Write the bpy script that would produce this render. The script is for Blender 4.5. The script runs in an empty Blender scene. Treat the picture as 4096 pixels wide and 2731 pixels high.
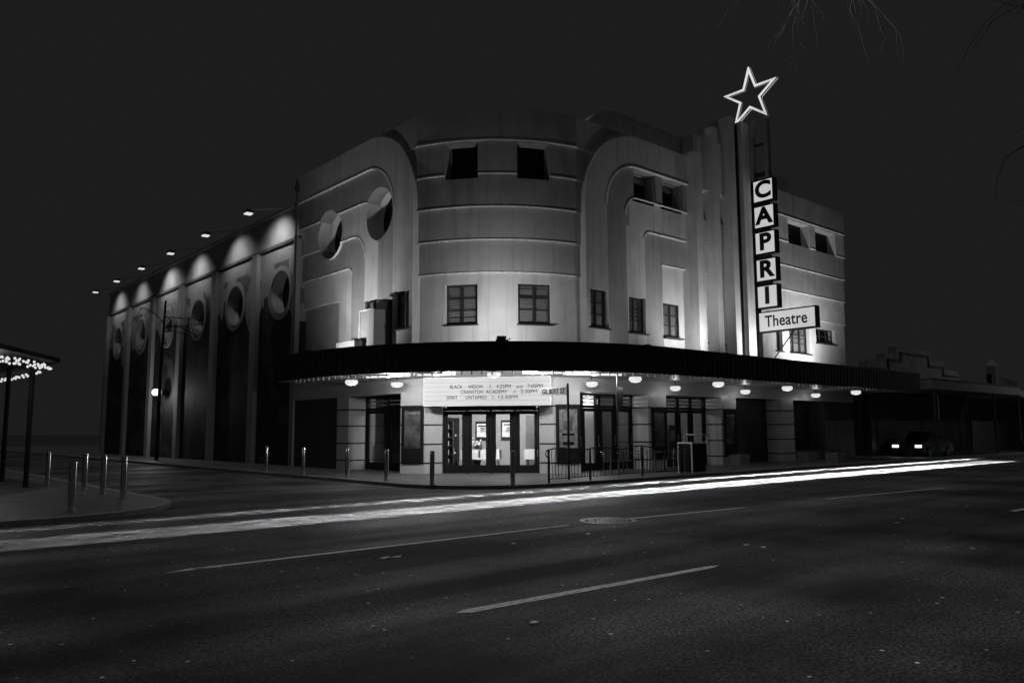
import bpy, bmesh, math, random
from mathutils import Vector, Matrix
random.seed(7)
PI = math.pi
sc = bpy.context.scene
col = sc.collection
# ------------------------------------------------------------ camera
cam_d = bpy.data.cameras.new("camera"); cam = bpy.data.objects.new("camera", cam_d); col.objects.link(cam)
sc.camera = cam
cam_d.sensor_width = 36; cam_d.lens = 3150/4096*36; cam_d.clip_start = .1; cam_d.clip_end = 2000
Rm = Matrix(((0.75271341,-0.06993044,-0.65462375),(-0.65832458,-0.08839802,-0.74752561),(-0.00559265,0.99362746,-0.11257531)))
# rows are the world axes seen from the camera, so this matrix turns camera vectors into world vectors
cm = Rm.to_4x4(); cm.translation = Vector((0,0,1.55)); cam.matrix_world = cm
sc.render.resolution_x = 1024; sc.render.resolution_y = 682
# ------------------------------------------------------------ world, moon-level sun, exposure
w = bpy.data.worlds.new("World"); sc.world = w; w.use_nodes = True
bg = w.node_tree.nodes['Background']; bg.inputs[0].default_value = (.0117,.0117,.0117,1); bg.inputs[1].default_value = 1
sd = bpy.data.lights.new("overhead_fill", 'SUN'); sd.energy = .22; sd.angle = math.radians(6)  # weak overhead sun added to brighten the road without lighting the walls
so = bpy.data.objects.new("overhead_fill", sd); col.objects.link(so)
so.rotation_euler = (math.radians(1), math.radians(-1), 0)
sc.view_settings.view_transform = 'Standard'; sc.view_settings.look = 'None'
sc.view_settings.exposure = 0; sc.view_settings.gamma = 1
sc.render.engine = 'CYCLES'
sc.cycles.max_bounces = 6; sc.cycles.sample_clamp_indirect = 2; sc.cycles.transparent_max_bounces = 12
sc.cycles.caustics_reflective = False; sc.cycles.caustics_refractive = False

# ------------------------------------------------------------ materials
def mat(name, c, rough=.7, var=.0, scale=3., bump=0., metal=0., spec=.4, streak=0., bscale=None):
    m = bpy.data.materials.new(name); m.use_nodes = True
    nt = m.node_tree; N = nt.nodes; L = nt.links; b = N['Principled BSDF']
    b.inputs['Base Color'].default_value = (c,c,c,1); b.inputs['Roughness'].default_value = rough
    b.inputs['Metallic'].default_value = metal; b.inputs['Specular IOR Level'].default_value = spec
    tc = N.new('ShaderNodeTexCoord')
    last = None
    if var:
        n = N.new('ShaderNodeTexNoise'); n.inputs['Scale'].default_value = scale; n.inputs['Detail'].default_value = 8
        L.new(tc.outputs['Object'], n.inputs['Vector'])
        r = N.new('ShaderNodeMapRange'); r.inputs[1].default_value = .3; r.inputs[2].default_value = .7
        r.inputs[3].default_value = c*(1-var); r.inputs[4].default_value = c*(1+var)
        L.new(n.outputs[0], r.inputs[0]); last = r.outputs[0]
    if streak:
        mp = N.new('ShaderNodeMapping'); mp.inputs['Scale'].default_value = (2.2,2.2,.12)
        L.new(tc.outputs['Object'], mp.inputs['Vector'])
        n = N.new('ShaderNodeTexNoise'); n.inputs['Scale'].default_value = 2.; n.inputs['Detail'].default_value = 6
        L.new(mp.outputs[0], n.inputs['Vector'])
        r = N.new('ShaderNodeMapRange'); r.inputs[1].default_value = .52; r.inputs[2].default_value = .78
        r.inputs[3].default_value = 1; r.inputs[4].default_value = 1-streak
        L.new(n.outputs[0], r.inputs[0])
        mu = N.new('ShaderNodeMath'); mu.operation = 'MULTIPLY'; L.new(r.outputs[0], mu.inputs[0])
        if last: L.new(last, mu.inputs[1])
        else: mu.inputs[1].default_value = c
        last = mu.outputs[0]
    if last:
        cb = N.new('ShaderNodeCombineColor'); [L.new(last, cb.inputs[i]) for i in range(3)]
        L.new(cb.outputs[0], b.inputs['Base Color'])
    if bump:
        n = N.new('ShaderNodeTexNoise'); n.inputs['Scale'].default_value = bscale or scale*12; n.inputs['Detail'].default_value = 4
        L.new(tc.outputs['Object'], n.inputs['Vector'])
        bp = N.new('ShaderNodeBump'); bp.inputs['Strength'].default_value = bump; bp.inputs['Distance'].default_value = .02
        L.new(n.outputs[0], bp.inputs['Height']); L.new(bp.outputs[0], b.inputs['Normal'])
    return m
def emis(name, s):
    m = bpy.data.materials.new(name); m.use_nodes = True; nt = m.node_tree
    b = nt.nodes['Principled BSDF']; b.inputs['Base Color'].default_value = (.1,.1,.1,1)
    b.inputs['Emission Color'].default_value = (1,1,1,1); b.inputs['Emission Strength'].default_value = s
    return m
def glassmat(name, fac=.1, rough=.03):
    m = bpy.data.materials.new(name); m.use_nodes = True; nt = m.node_tree; N = nt.nodes; L = nt.links
    N.remove(N['Principled BSDF'])
    t = N.new('ShaderNodeBsdfTransparent'); t.inputs[0].default_value = (.85,.85,.85,1)
    g = N.new('ShaderNodeBsdfGlossy'); g.inputs['Roughness'].default_value = rough
    x = N.new('ShaderNodeMixShader'); x.inputs[0].default_value = fac
    L.new(t.outputs[0], x.inputs[1]); L.new(g.outputs[0], x.inputs[2]); L.new(x.outputs[0], N['Material Output'].inputs[0])
    return m
plaster = mat('painted_plaster', .58, .75, .1, 1.3, .3, streak=.28, bscale=30)
plaster_b = mat('tan_and_shade_plaster', .33, .75, .1, 1.3, .3, streak=.28, bscale=30)
plaster_shade = mat('shaded_plaster', .42, .75, .1, 1.3, .3, streak=.28, bscale=30)  # plaster tone with the drum's shading put into the colour
plaster_side = mat('side_plaster', .5, .8, .08, 1.0, .3, streak=.2, bscale=26)
dull = mat('dark_render', .12, .8, .15, 2, .2)
black = mat('black_paint', .01, .6, spec=.15)
dark = mat('dark_steel', .03, .45, spec=.4)
fascia = mat('dark_fascia', .022, .6, .2, 3, streak=.3)
soffit_m = mat('soffit_paint', .5, .35, .05, 2)
tile = mat('column_tile', .5, .38, .05, 6, spec=.5)
groove = mat('groove_tile', .03, .4)
steel = mat('brushed_steel', .75, .16, .06, 20, metal=1.)
galv = mat('galvanised_steel', .4, .4, .1, 8, metal=.6)
white = mat('white_enamel', .7, .4)
grey = mat('grey_paint', .25, .6, .1, 4)
wood = mat('dark_timber', .06, .5, .2, 8)
cloth = mat('table_cloth', .3, .9, .1, 9)
lobby_m = mat('lobby_paint', .2, .8, .04, 2)
carpet = mat('lobby_floor', .12, .5, .2, 8)
roofm = mat('roof_felt', .05, .9)
lit = emis('lit_acrylic', .52)
bulb_on = emis('lit_opal_glass', .75)
neon = emis('neon_tube', .72)
tube_on = emis('lit_tube', 1.1)
head_on = emis('lit_headlamp', 2.)
lit_edge_m = mat('lit_edge_paint', .95, .6, .25, 9)  # near-white strips added to paint in the floodlit undersides of the steps
bulb_m = mat('clear_bulb', .5, .1, spec=.8)
letter_m = mat('black_letter', .012, .6, spec=.2)
glass = glassmat('window_glass', .07)
glass_d = glassmat('door_glass', .10)
bark = mat('pale_bark', .38, .8, .3, 9)
leafm = mat('pale_leaf', .35, .5)
carp = mat('car_paint', .05, .25, spec=.6)
rubber = mat('tyre_rubber', .02, .8)
blind = mat('blind_slats', .85, .5)
marking = mat('road_paint', .85, .6, .35, 14, .5)
poster_d = mat('poster_dark', .2, .5, .95, 1.8)
poster_l = mat('poster_pale', .5, .5, .5, 6)
gable_m = mat('old_render', .35, .8, .2, 2, streak=.2)

def ramp_node(N, L, src, lo, hi, a, b):
    r = N.new('ShaderNodeMapRange'); r.inputs[1].default_value = lo; r.inputs[2].default_value = hi
    r.inputs[3].default_value = a; r.inputs[4].default_value = b; L.new(src, r.inputs[0]); return r.outputs[0]
def asphalt_material():
    m = bpy.data.materials.new('asphalt'); m.use_nodes = True; nt = m.node_tree; N = nt.nodes; L = nt.links
    b = N['Principled BSDF']; tc = N.new('ShaderNodeTexCoord')
    def M(op, a, c):
        q = N.new('ShaderNodeMath'); q.operation = op
        for i, s in enumerate((a, c)):
            if isinstance(s, (int, float)): q.inputs[i].default_value = s
            else: L.new(s, q.inputs[i])
        return q.outputs[0]
    # wheel-polished tracks run along the road (object x)
    mp = N.new('ShaderNodeMapping'); mp.inputs['Scale'].default_value = (.035,.62,1); L.new(tc.outputs['Object'], mp.inputs[0])
    n1 = N.new('ShaderNodeTexNoise'); n1.inputs['Scale'].default_value = 1.; n1.inputs['Detail'].default_value = 3; L.new(mp.outputs[0], n1.inputs[0])
    tr = ramp_node(N, L, n1.outputs[0], .42, .62, 0, 1)
    n2 = N.new('ShaderNodeTexNoise'); n2.inputs['Scale'].default_value = .35; n2.inputs['Detail'].default_value = 4; L.new(tc.outputs['Object'], n2.inputs[0])
    pa = ramp_node(N, L, n2.outputs[0], .38, .66, .3, 1.9)
    n3 = N.new('ShaderNodeTexNoise'); n3.inputs['Scale'].default_value = 38.; n3.inputs['Detail'].default_value = 3; L.new(tc.outputs['Object'], n3.inputs[0])
    gr = ramp_node(N, L, n3.outputs[0], .42, .62, .3, 2.1)
    v = N.new('ShaderNodeTexVoronoi'); v.inputs['Scale'].default_value = 7.; L.new(tc.outputs['Object'], v.inputs[0])
    spc = N.new('ShaderNodeSeparateColor'); L.new(v.outputs['Color'], spc.inputs[0])
    sp = M('ADD', 1., M('MULTIPLY', M('GREATER_THAN', spc.outputs[0], .8), M('MULTIPLY', 9., M('LESS_THAN', v.outputs['Distance'], .13))))
    base = M('ADD', .038, M('MULTIPLY', tr, .04))
    c = M('MULTIPLY', M('MULTIPLY', base, pa), M('MULTIPLY', gr, sp))
    cb = N.new('ShaderNodeCombineColor'); [L.new(c, cb.inputs[i]) for i in range(3)]; L.new(cb.outputs[0], b.inputs['Base Color'])
    L.new(ramp_node(N, L, tr, 0, 1, .8, .5), b.inputs['Roughness']); b.inputs['Specular IOR Level'].default_value = .45
    bp = N.new('ShaderNodeBump'); bp.inputs['Strength'].default_value = .25; bp.inputs['Distance'].default_value = .004
    L.new(n3.outputs[0], bp.inputs['Height']); L.new(bp.outputs[0], b.inputs['Normal'])
    return m
asphalt = asphalt_material()
paving = mat('paving', .13, .5, .3, 1.2, .4, bscale=40)
kerbm = mat('kerb_concrete', .3, .7, .2, 5, .3)

def mural_material():
    m = bpy.data.materials.new('mural_paint'); m.use_nodes = True; nt = m.node_tree; N = nt.nodes; L = nt.links
    b = N['Principled BSDF']; b.inputs['Roughness'].default_value = .7
    tc = N.new('ShaderNodeTexCoord'); sx = N.new('ShaderNodeSeparateXYZ'); L.new(tc.outputs['Object'], sx.inputs[0])
    def M(op, a, c):
        q = N.new('ShaderNodeMath'); q.operation = op
        for i, s in enumerate((a, c)):
            if isinstance(s, (int, float)): q.inputs[i].default_value = s
            else: L.new(s, q.inputs[i])
        return q.outputs[0]
    n = N.new('ShaderNodeTexNoise'); n.inputs['Scale'].default_value = .42; n.inputs['Detail'].default_value = 5; n.noise_dimensions = '1D'
    L.new(sx.outputs['Y'], n.inputs['W'])
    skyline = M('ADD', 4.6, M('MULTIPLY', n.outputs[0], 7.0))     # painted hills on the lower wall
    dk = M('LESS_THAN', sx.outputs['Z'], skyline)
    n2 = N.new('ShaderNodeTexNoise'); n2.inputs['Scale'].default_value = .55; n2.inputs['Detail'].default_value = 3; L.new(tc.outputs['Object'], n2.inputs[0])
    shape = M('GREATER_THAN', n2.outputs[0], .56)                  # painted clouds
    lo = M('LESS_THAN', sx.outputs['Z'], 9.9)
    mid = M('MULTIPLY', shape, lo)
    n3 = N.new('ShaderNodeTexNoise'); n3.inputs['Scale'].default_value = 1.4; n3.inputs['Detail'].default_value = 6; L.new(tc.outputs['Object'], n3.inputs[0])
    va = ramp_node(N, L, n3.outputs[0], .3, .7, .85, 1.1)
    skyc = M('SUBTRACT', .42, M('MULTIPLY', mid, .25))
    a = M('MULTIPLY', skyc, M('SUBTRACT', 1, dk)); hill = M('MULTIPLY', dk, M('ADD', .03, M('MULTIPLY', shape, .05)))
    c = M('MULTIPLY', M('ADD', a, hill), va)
    cb = N.new('ShaderNodeCombineColor'); [L.new(c, cb.inputs[i]) for i in range(3)]; L.new(cb.outputs[0], b.inputs['Base Color'])
    return m
mural = mural_material()

# ------------------------------------------------------------ helpers
def mesh_obj(name, verts, faces, m, parent=None, smooth=False):
    me = bpy.data.meshes.new(name); me.from_pydata([tuple(v) for v in verts], [], faces); me.validate()
    bm = bmesh.new(); bm.from_mesh(me); bmesh.ops.recalc_face_normals(bm, faces=bm.faces); bm.to_mesh(me); bm.free()
    if smooth:
        me.shade_smooth(); me.set_sharp_from_angle(angle=math.radians(35))
    me.materials.append(m)
    o = bpy.data.objects.new(name, me); col.objects.link(o); adopt(o, parent)
    return o
def adopt(o, parent):
    if parent is not None:
        o.parent = parent
        o.matrix_parent_inverse = Matrix.Translation(-Vector(PB.get(parent.name, (0,0,0))))
PB = {}
def tag(o, label=None, cat=None, group=None, kind=None):
    if label: o['label'] = label
    if cat: o['category'] = cat
    if group: o['group'] = group
    if kind: o['kind'] = kind
    return o
def thing(name, label, cat, base=(0,0,0), group=None):
    o = bpy.data.objects.new(name, None); o.empty_display_size = .2; col.objects.link(o); o.location = base
    PB[o.name] = tuple(base); tag(o, label, cat, group); return o
def sub(o):      # let a mesh part be a parent with world-space children: its chain moves only through its thing
    PB[o.name] = (0,0,0); return o
def dup(root, loc, rotz=None, label=None, group=None):
    def cp(o, par):
        c = o.copy(); col.objects.link(c)
        if par is not None: c.parent = par
        for ch in list(o.children): cp(ch, c)
        return c
    r = cp(root, None); r.location = loc
    if rotz is not None: r.rotation_euler = (0,0,rotz)
    if label: r['label'] = label
    if group: r['group'] = group
    return r
class MB:
    def __init__(s): s.v = []; s.f = []
    def add(s, vs, fs):
        n = len(s.v); s.v += [tuple(v) for v in vs]; s.f += [tuple(i+n for i in f) for f in fs]; return s
    def box(s, a, b):
        x0,y0,z0 = a; x1,y1,z1 = b
        return s.add([(x0,y0,z0),(x1,y0,z0),(x1,y1,z0),(x0,y1,z0),(x0,y0,z1),(x1,y0,z1),(x1,y1,z1),(x0,y1,z1)],
                     [(0,3,2,1),(4,5,6,7),(0,1,5,4),(1,2,6,5),(2,3,7,6),(3,0,4,7)])
    def obox(s, p, q, z0, z1, t, off=0.):   # box standing on the line p-q, thickness t to its left, pushed by off
        d = Vector((q[0]-p[0], q[1]-p[1])); d.normalize(); n = Vector((-d.y, d.x))
        a = Vector(p)+n*off; b = Vector(q)+n*off; c = b+n*t; e = a+n*t
        return s.add([(a.x,a.y,z0),(b.x,b.y,z0),(c.x,c.y,z0),(e.x,e.y,z0),(a.x,a.y,z1),(b.x,b.y,z1),(c.x,c.y,z1),(e.x,e.y,z1)],
                     [(0,3,2,1),(4,5,6,7),(0,1,5,4),(1,2,6,5),(2,3,7,6),(3,0,4,7)])
    def tube(s, pts, r, seg=8, cap=True):
        pts = [Vector(p) for p in pts]; rs = r if isinstance(r, (list, tuple)) else [r]*len(pts)
        n0 = len(s.v)
        up = Vector((0,0,1))
        for i, p in enumerate(pts):
            d = (pts[min(i+1,len(pts)-1)]-pts[max(i-1,0)])
            if d.length < 1e-9: d = Vector((0,0,1))
            d.normalize()
            a = d.cross(up if abs(d.z) < .95 else Vector((1,0,0))); a.normalize(); b = d.cross(a)
            for k in range(seg):
                t = 2*PI*k/seg; s.v.append(tuple(p+a*math.cos(t)*rs[i]+b*math.sin(t)*rs[i]))
        for i in range(len(pts)-1):
            for k in range(seg):
                q = n0+i*seg; s.f.append((q+k, q+(k+1)%seg, q+seg+(k+1)%seg, q+seg+k))
        if cap:
            s.f.append(tuple(n0+k for k in range(seg))[::-1]); q = n0+(len(pts)-1)*seg; s.f.append(tuple(q+k for k in range(seg)))
        return s
    def lathe(s, prof, c=(0,0,0), seg=16):   # profile of (r, z)
        n0 = len(s.v)
        for r, z in prof:
            for k in range(seg):
                t = 2*PI*k/seg; s.v.append((c[0]+r*math.cos(t), c[1]+r*math.sin(t), c[2]+z))
        for i in range(len(prof)-1):
            for k in range(seg):
                q = n0+i*seg; s.f.append((q+k, q+(k+1)%seg, q+seg+(k+1)%seg, q+seg+k))
        s.f.append(tuple(n0+k for k in range(seg))[::-1]); q = n0+(len(prof)-1)*seg; s.f.append(tuple(q+k for k in range(seg)))
        return s
    def prism(s, poly, z0, z1):
        n = len(poly); return s.add([(x,y,z0) for x,y in poly]+[(x,y,z1) for x,y in poly],
            [tuple(range(n))[::-1], tuple(range(n,2*n))]+[(i,(i+1)%n,n+(i+1)%n,n+i) for i in range(n)])
    def slab(s, poly, f, d0, d1):
        n = len(poly); return s.add([f(a,b,d0) for a,b in poly]+[f(a,b,d1) for a,b in poly],
            [tuple(range(n))[::-1], tuple(range(n,2*n))]+[(i,(i+1)%n,n+(i+1)%n,n+i) for i in range(n)])
    def build(s, name, m, parent=None, smooth=False): return mesh_obj(name, s.v, s.f, m, parent, smooth)
fL = lambda a, z, d: (16.4+d, a, z)       # facade along the side street: a runs along y
fR = lambda a, z, d: (a, 20.3+d, z)       # facade along the road: a runs along x
def cut(o, cutters):
    """cut real openings and remove the cutters"""
    for c in cutters:
        md = o.modifiers.new('b', 'BOOLEAN'); md.operation = 'DIFFERENCE'; md.solver = 'EXACT'; md.object = c
    bpy.context.view_layer.update()
    dg = bpy.context.evaluated_depsgraph_get()
    me = bpy.data.meshes.new_from_object(o.evaluated_get(dg)); old = o.data; o.modifiers.clear(); o.data = me; me.name = old.name
    bpy.data.meshes.remove(old)
def drop(cs):
    for c in cs: bpy.data.objects.remove(c)
def split_loose(o):
    bm = bmesh.new(); bm.from_mesh(o.data); seen = set(); groups = []
    for v in bm.verts:
        if v in seen: continue
        st_ = [v]; seen.add(v); g = []
        while st_:
            q_ = st_.pop(); g.append(q_)
            for e_ in q_.link_edges:
                w_ = e_.other_vert(q_)
                if w_ not in seen: seen.add(w_); st_.append(w_)
        groups.append(g)
    if len(groups) > 1:
        for g in groups[1:]:
            ix = {v: i for i, v in enumerate(g)}; fs_ = {f_ for v in g for f_ in v.link_faces}
            mesh_obj(o.name.split('.')[0], [v.co.copy() for v in g], [tuple(ix[v] for v in f_.verts) for f_ in fs_], o.data.materials[0], o.parent)
        bmesh.ops.delete(bm, geom=[v for g in groups[1:] for v in g], context='VERTS'); bm.to_mesh(o.data)
    bm.free()
def text(s, size, org, X, Y, m, parent=None, name='lettering', ext=.01, bold=0., align='CENTER', sx=1., spacing=1.):
    cu = bpy.data.curves.new('t', 'FONT'); cu.body = s; cu.size = size; cu.extrude = ext; cu.offset = bold; cu.align_x = align; cu.align_y = 'CENTER'
    cu.space_character = spacing
    o = bpy.data.objects.new('t', cu); col.objects.link(o); bpy.context.view_layer.update()
    me = bpy.data.meshes.new_from_object(o.evaluated_get(bpy.context.evaluated_depsgraph_get()))
    bpy.data.objects.remove(o); bpy.data.curves.remove(cu)
    X = Vector(X).normalized(); Y = Vector(Y).normalized(); Z = X.cross(Y)
    T = Matrix(((X.x*sx,Y.x,Z.x,org[0]),(X.y*sx,Y.y,Z.y,org[1]),(X.z*sx,Y.z,Z.z,org[2]),(0,0,0,1)))
    me.transform(T); me.materials.clear(); me.materials.append(m); me.name = name
    q = bpy.data.objects.new(name, me); col.objects.link(q); adopt(q, parent); return q
def light(kind, name, loc, energy, parent=None, target=None, **kw):
    d = bpy.data.lights.new(name, kind); d.energy = energy
    for k, v in kw.items(): setattr(d, k, v)
    o = bpy.data.objects.new(name, d); col.objects.link(o); o.location = loc
    if target is not None:
        o.rotation_euler = (Vector(target)-Vector(loc)).to_track_quat('-Z', 'Y').to_euler()
    adopt(o, parent); return o

# ------------------------------------------------------------ ground
mesh_obj('ground', [(-600,-600,-.35),(900,-600,-.35),(900,900,-.35),(-600,900,-.35)], [(0,1,2,3)], asphalt)['kind'] = 'structure'
# road: one big sheet under the kerbs
mesh_obj('road', [(-200,-30,-.1),(300,-30,-.1),(300,120,-.1),(-200,120,-.1)], [(0,1,2,3)], asphalt)['kind'] = 'structure'
def arc(c, r, a0, a1, n): return [(c[0]+r*math.cos(math.radians(a0+(a1-a0)*i/n)), c[1]+r*math.sin(math.radians(a0+(a1-a0)*i/n))) for i in range(n+1)]
edge = [(13.2,110),(13.2,20.2)]+arc((16.5,20.2), 3.3, 180, 270, 14)[1:]+[(300,16.9)]
inner = [(13.36,110),(13.36,20.2)]+arc((16.5,20.2), 3.14, 180, 270, 14)[1:]+[(300,17.06)]
MB().prism(inner+[(300,110)], -.1, 0).build('pavement', paving)['kind'] = 'structure'
MB().prism(edge+inner[::-1], -.1, .004).build('kerb', kerbm)['kind'] = 'structure'
le = [(6.3,110),(6.3,19.8)]+arc((3.2,19.8), 3.1, 0, -90, 14)[1:]+[(-200,16.7)]
li = [(6.14,110),(6.14,19.8)]+arc((3.2,19.8), 2.94, 0, -90, 14)[1:]+[(-200,16.86)]
MB().prism(li+[(-200,110)], -.1, 0).build('pavement', paving)['kind'] = 'structure'
MB().prism(le+li[::-1], -.1, .004).build('kerb', kerbm)['kind'] = 'structure'
def mark(pts, nm='road_marking'):
    o = mesh_obj(nm, [(x,y,-.096) for x,y in pts], [tuple(range(len(pts)))], marking); o['kind'] = 'structure'; return o
mark([(3.2,9.9),(9.95,9.9),(10.1,10.0),(3.5,10.03)])
mark([(11.35,9.83),(14.6,9.54),(15.1,9.6),(14.7,9.66),(11.3,9.97)])
mark([(18.2,9.36),(23.7,8.82),(23.8,8.9),(18.1,9.46)])
mark([(4.6,5.84),(8.2,5.72),(8.42,5.78),(8.2,5.84),(4.62,5.99),(4.5,5.93)])
mark([(18.0,5.42),(26,5.0),(26,5.1),(18.1,5.54)])
# manhole in the road: ring and a waffle lid
mh = thing('manhole_cover', 'round iron manhole cover with a waffle lid, interrupting the lane line', 'manhole cover', (10.98,9.9,-.1))
o = MB().lathe([(.52,.0),(.52,.012),(.44,.012),(.44,.0)], (10.98,9.9,-.1), 32).build('rim', galv, mh)
b = MB()
for i in range(-4,5):
    for j in range(-4,5):
        x, y = i*.095, j*.095
        if math.hypot(x,y) < .41: b.box((10.98+x-.033,9.9+y-.033,-.1),(10.98+x+.033,9.9+y+.033,-.088))
b.build('lid', galv, mh)
mh2 = thing('manhole_cover', 'plain dark round cover in the asphalt at the side street corner', 'manhole cover', (12.6,20.9,-.1))
MB().lathe([(.34,0),(.34,.01),(.3,.01)], (12.6,20.9,-.1), 24).build('rim', dark, mh2)
MB().lathe([(.29,0),(.29,.006)], (12.6,20.9,-.1), 24).build('lid', dark, mh2)
# scraps and reflectors lying on the road
deb = [(5.71,9.08,.07),(5.85,9.03,.07),(3.62,9.93,.06),(4.77,5.17,.05),(9.36,8.88,.05),(10.13,6.49,.05),(10.1,6.2,.05),(15.13,6.4,.06),(14.45,6.2,.06),(12.09,4.19,.05),(18.54,6.46,.06),(7.8,8.9,.04)]
lab = ['pale scrap on the road right of the dashed pair, below the long lane line','pale scrap beside its twin below the long lane line','small pale scrap on the left end of the long lane line','pale scrap on the road below the short near lane dash','pale scrap on the asphalt under the waffle manhole','pale scrap beyond the right end of the near lane dash','pale fleck just below the right end of the near lane dash','pale scrap on the polished wheel track at far right','pale scrap just below the polished wheel track','lone pale scrap on the dark asphalt at lower right','pale scrap farthest right on the polished wheel track','pale fleck on the asphalt under the middle of the long lane line']
lab[0] = 'left of two pale scraps side by side below the long lane line'; lab[1] = 'right of two pale scraps side by side below the long lane line'
for (x,y,s), l in zip(deb, lab):
    n = 6; vs = [(x+s*(1+.3*random.random())*math.cos(i*2*PI/n), y+s*.6*math.sin(i*2*PI/n)*(1+.3*random.random()), -.096+.016*random.random()) for i in range(n)]
    vs += [(a,b_,-.097) for a,b_,c in vs]
    tag(mesh_obj('litter', vs, [tuple(range(n)), tuple(range(n,2*n))[::-1]]+[(i,(i+1)%n,n+(i+1)%n,n+i) for i in range(n)], white), l, 'litter', 'scraps lying on the road')

# ------------------------------------------------------------ the theatre
TH = thing('theatre', 'rounded corner picture theatre with stepped pale plaster bands and floodlit upper walls', 'theatre', (22.4,26.3,0))
def wallpath(off, v0=34.1, u1=42.7, n=40):
    return [(16.4-off, v0)]+arc((22.4,26.3), 6+off, 180, 270, n)+[(u1, 20.3-off)]
def band(off0, off1, z0, z1, v0=34.1, u1=42.7, n=40):
    a = wallpath(off0, v0, u1, n); b = wallpath(off1, v0, u1, n); m = len(a)
    vs = [(x,y,z0) for x,y in a]+[(x,y,z0) for x,y in b]+[(x,y,z1) for x,y in a]+[(x,y,z1) for x,y in b]; fs = []
    for i in range(m-1):
        fs += [(i,i+1,m+i+1,m+i),(2*m+i,3*m+i,3*m+i+1,2*m+i+1),(i,2*m+i,2*m+i+1,i+1),(m+i,m+i+1,3*m+i+1,3*m+i)]
    fs += [(0,m,3*m,2*m),(m-1,3*m-1,4*m-1,2*m-1)]
    return vs, fs
def ringpoly(s0, z0, r0, s1, z1, r1, end, zb):
    def side(s, z, r):
        return [(s, zb)]+[(s+r-r*math.cos(t), z-r+r*math.sin(t)) for t in [PI/2*i/14 for i in range(15)]]+[(end, z)]
    return side(s0, z0, r0)+side(s1, z1, r1)[::-1]
tops = [13.6,12.3,11.03,9.77,8.52,7.24]
EL = [0,1.35,2.63,3.85,5.1,6.35]; RL = [3.3,2.0,1.25,1.0,.3,.03]
ER = [0,1.25,2.5,3.8,5.05]; RR = [3.3,1.9,.75,.35,.03]
STEP = .11
cutL = []; cutR = []
def cyl_cut(c, r, f, ax):
    b = MB(); n = 40
    b.slab([(c[0]+r*math.cos(2*PI*i/n), c[1]+r*math.sin(2*PI*i/n)) for i in range(n)], f, -.4, 1.3); return b.build('c', black)
def box_cut(a0,a1,z0,z1,f): return MB().slab([(a0,z0),(a1,z0),(a1,z1),(a0,z1)], f, -.3, 1.5).build('c', black)
roundsL = [(27.07,10.35),(31.3,10.3)]
cutL = [cyl_cut(c, 1.09, fL, 0) for c in roundsL]
cutL += [box_cut(27.06,28.22,5.42,6.9,fL), box_cut(24.6,25.72,5.42,6.92,fL), box_cut(25.78,27.0,4.2,6.82,fL)]
cutR = [box_cut(21.75,22.78,5.45,6.96,fR), box_cut(24.09,25.3,5.45,6.94,fR), box_cut(26.64,27.82,5.45,6.93,fR), box_cut(24.58,26.03,10.95,12.27,fR), box_cut(26.46,27.93,10.95,12.27,fR)]
ZB = 4.2
for k in range(6):
    n = k+1
    if k < 5: poly = ringpoly(24.4+EL[k], tops[k], RL[k], 24.4+EL[n], tops[n], RL[n], 34.12, ZB)
    else: poly = [(24.4+EL[5], ZB),(24.4+EL[5], tops[5]),(34.12, tops[5]),(34.12, ZB)]
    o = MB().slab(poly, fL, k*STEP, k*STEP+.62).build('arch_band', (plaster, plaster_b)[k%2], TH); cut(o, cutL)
for k in range(5):
    n = k+1
    if k < 4: poly = ringpoly(21.55+ER[k], tops[k], RR[k], 21.55+ER[n], tops[n], RR[n], 28.25, ZB)
    else: poly = [(21.55+ER[4], ZB),(21.55+ER[4], tops[4]),(28.25, tops[4]),(28.25, ZB)]
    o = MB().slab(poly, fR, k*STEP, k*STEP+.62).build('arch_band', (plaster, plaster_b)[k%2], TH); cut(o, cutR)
drop(cutL+cutR)
# set-back parapet behind the right arch
poly = [(21.9,12.0)]+[(21.9+2.6-2.6*math.cos(t), 14.85-2.6+2.6*math.sin(t)) for t in [PI/2*i/14 for i in range(15)]]+[(38.2,14.85),(38.2,12.0)]
MB().slab(poly, fR, .75, 1.15).build('parapet', plaster, TH)
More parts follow.
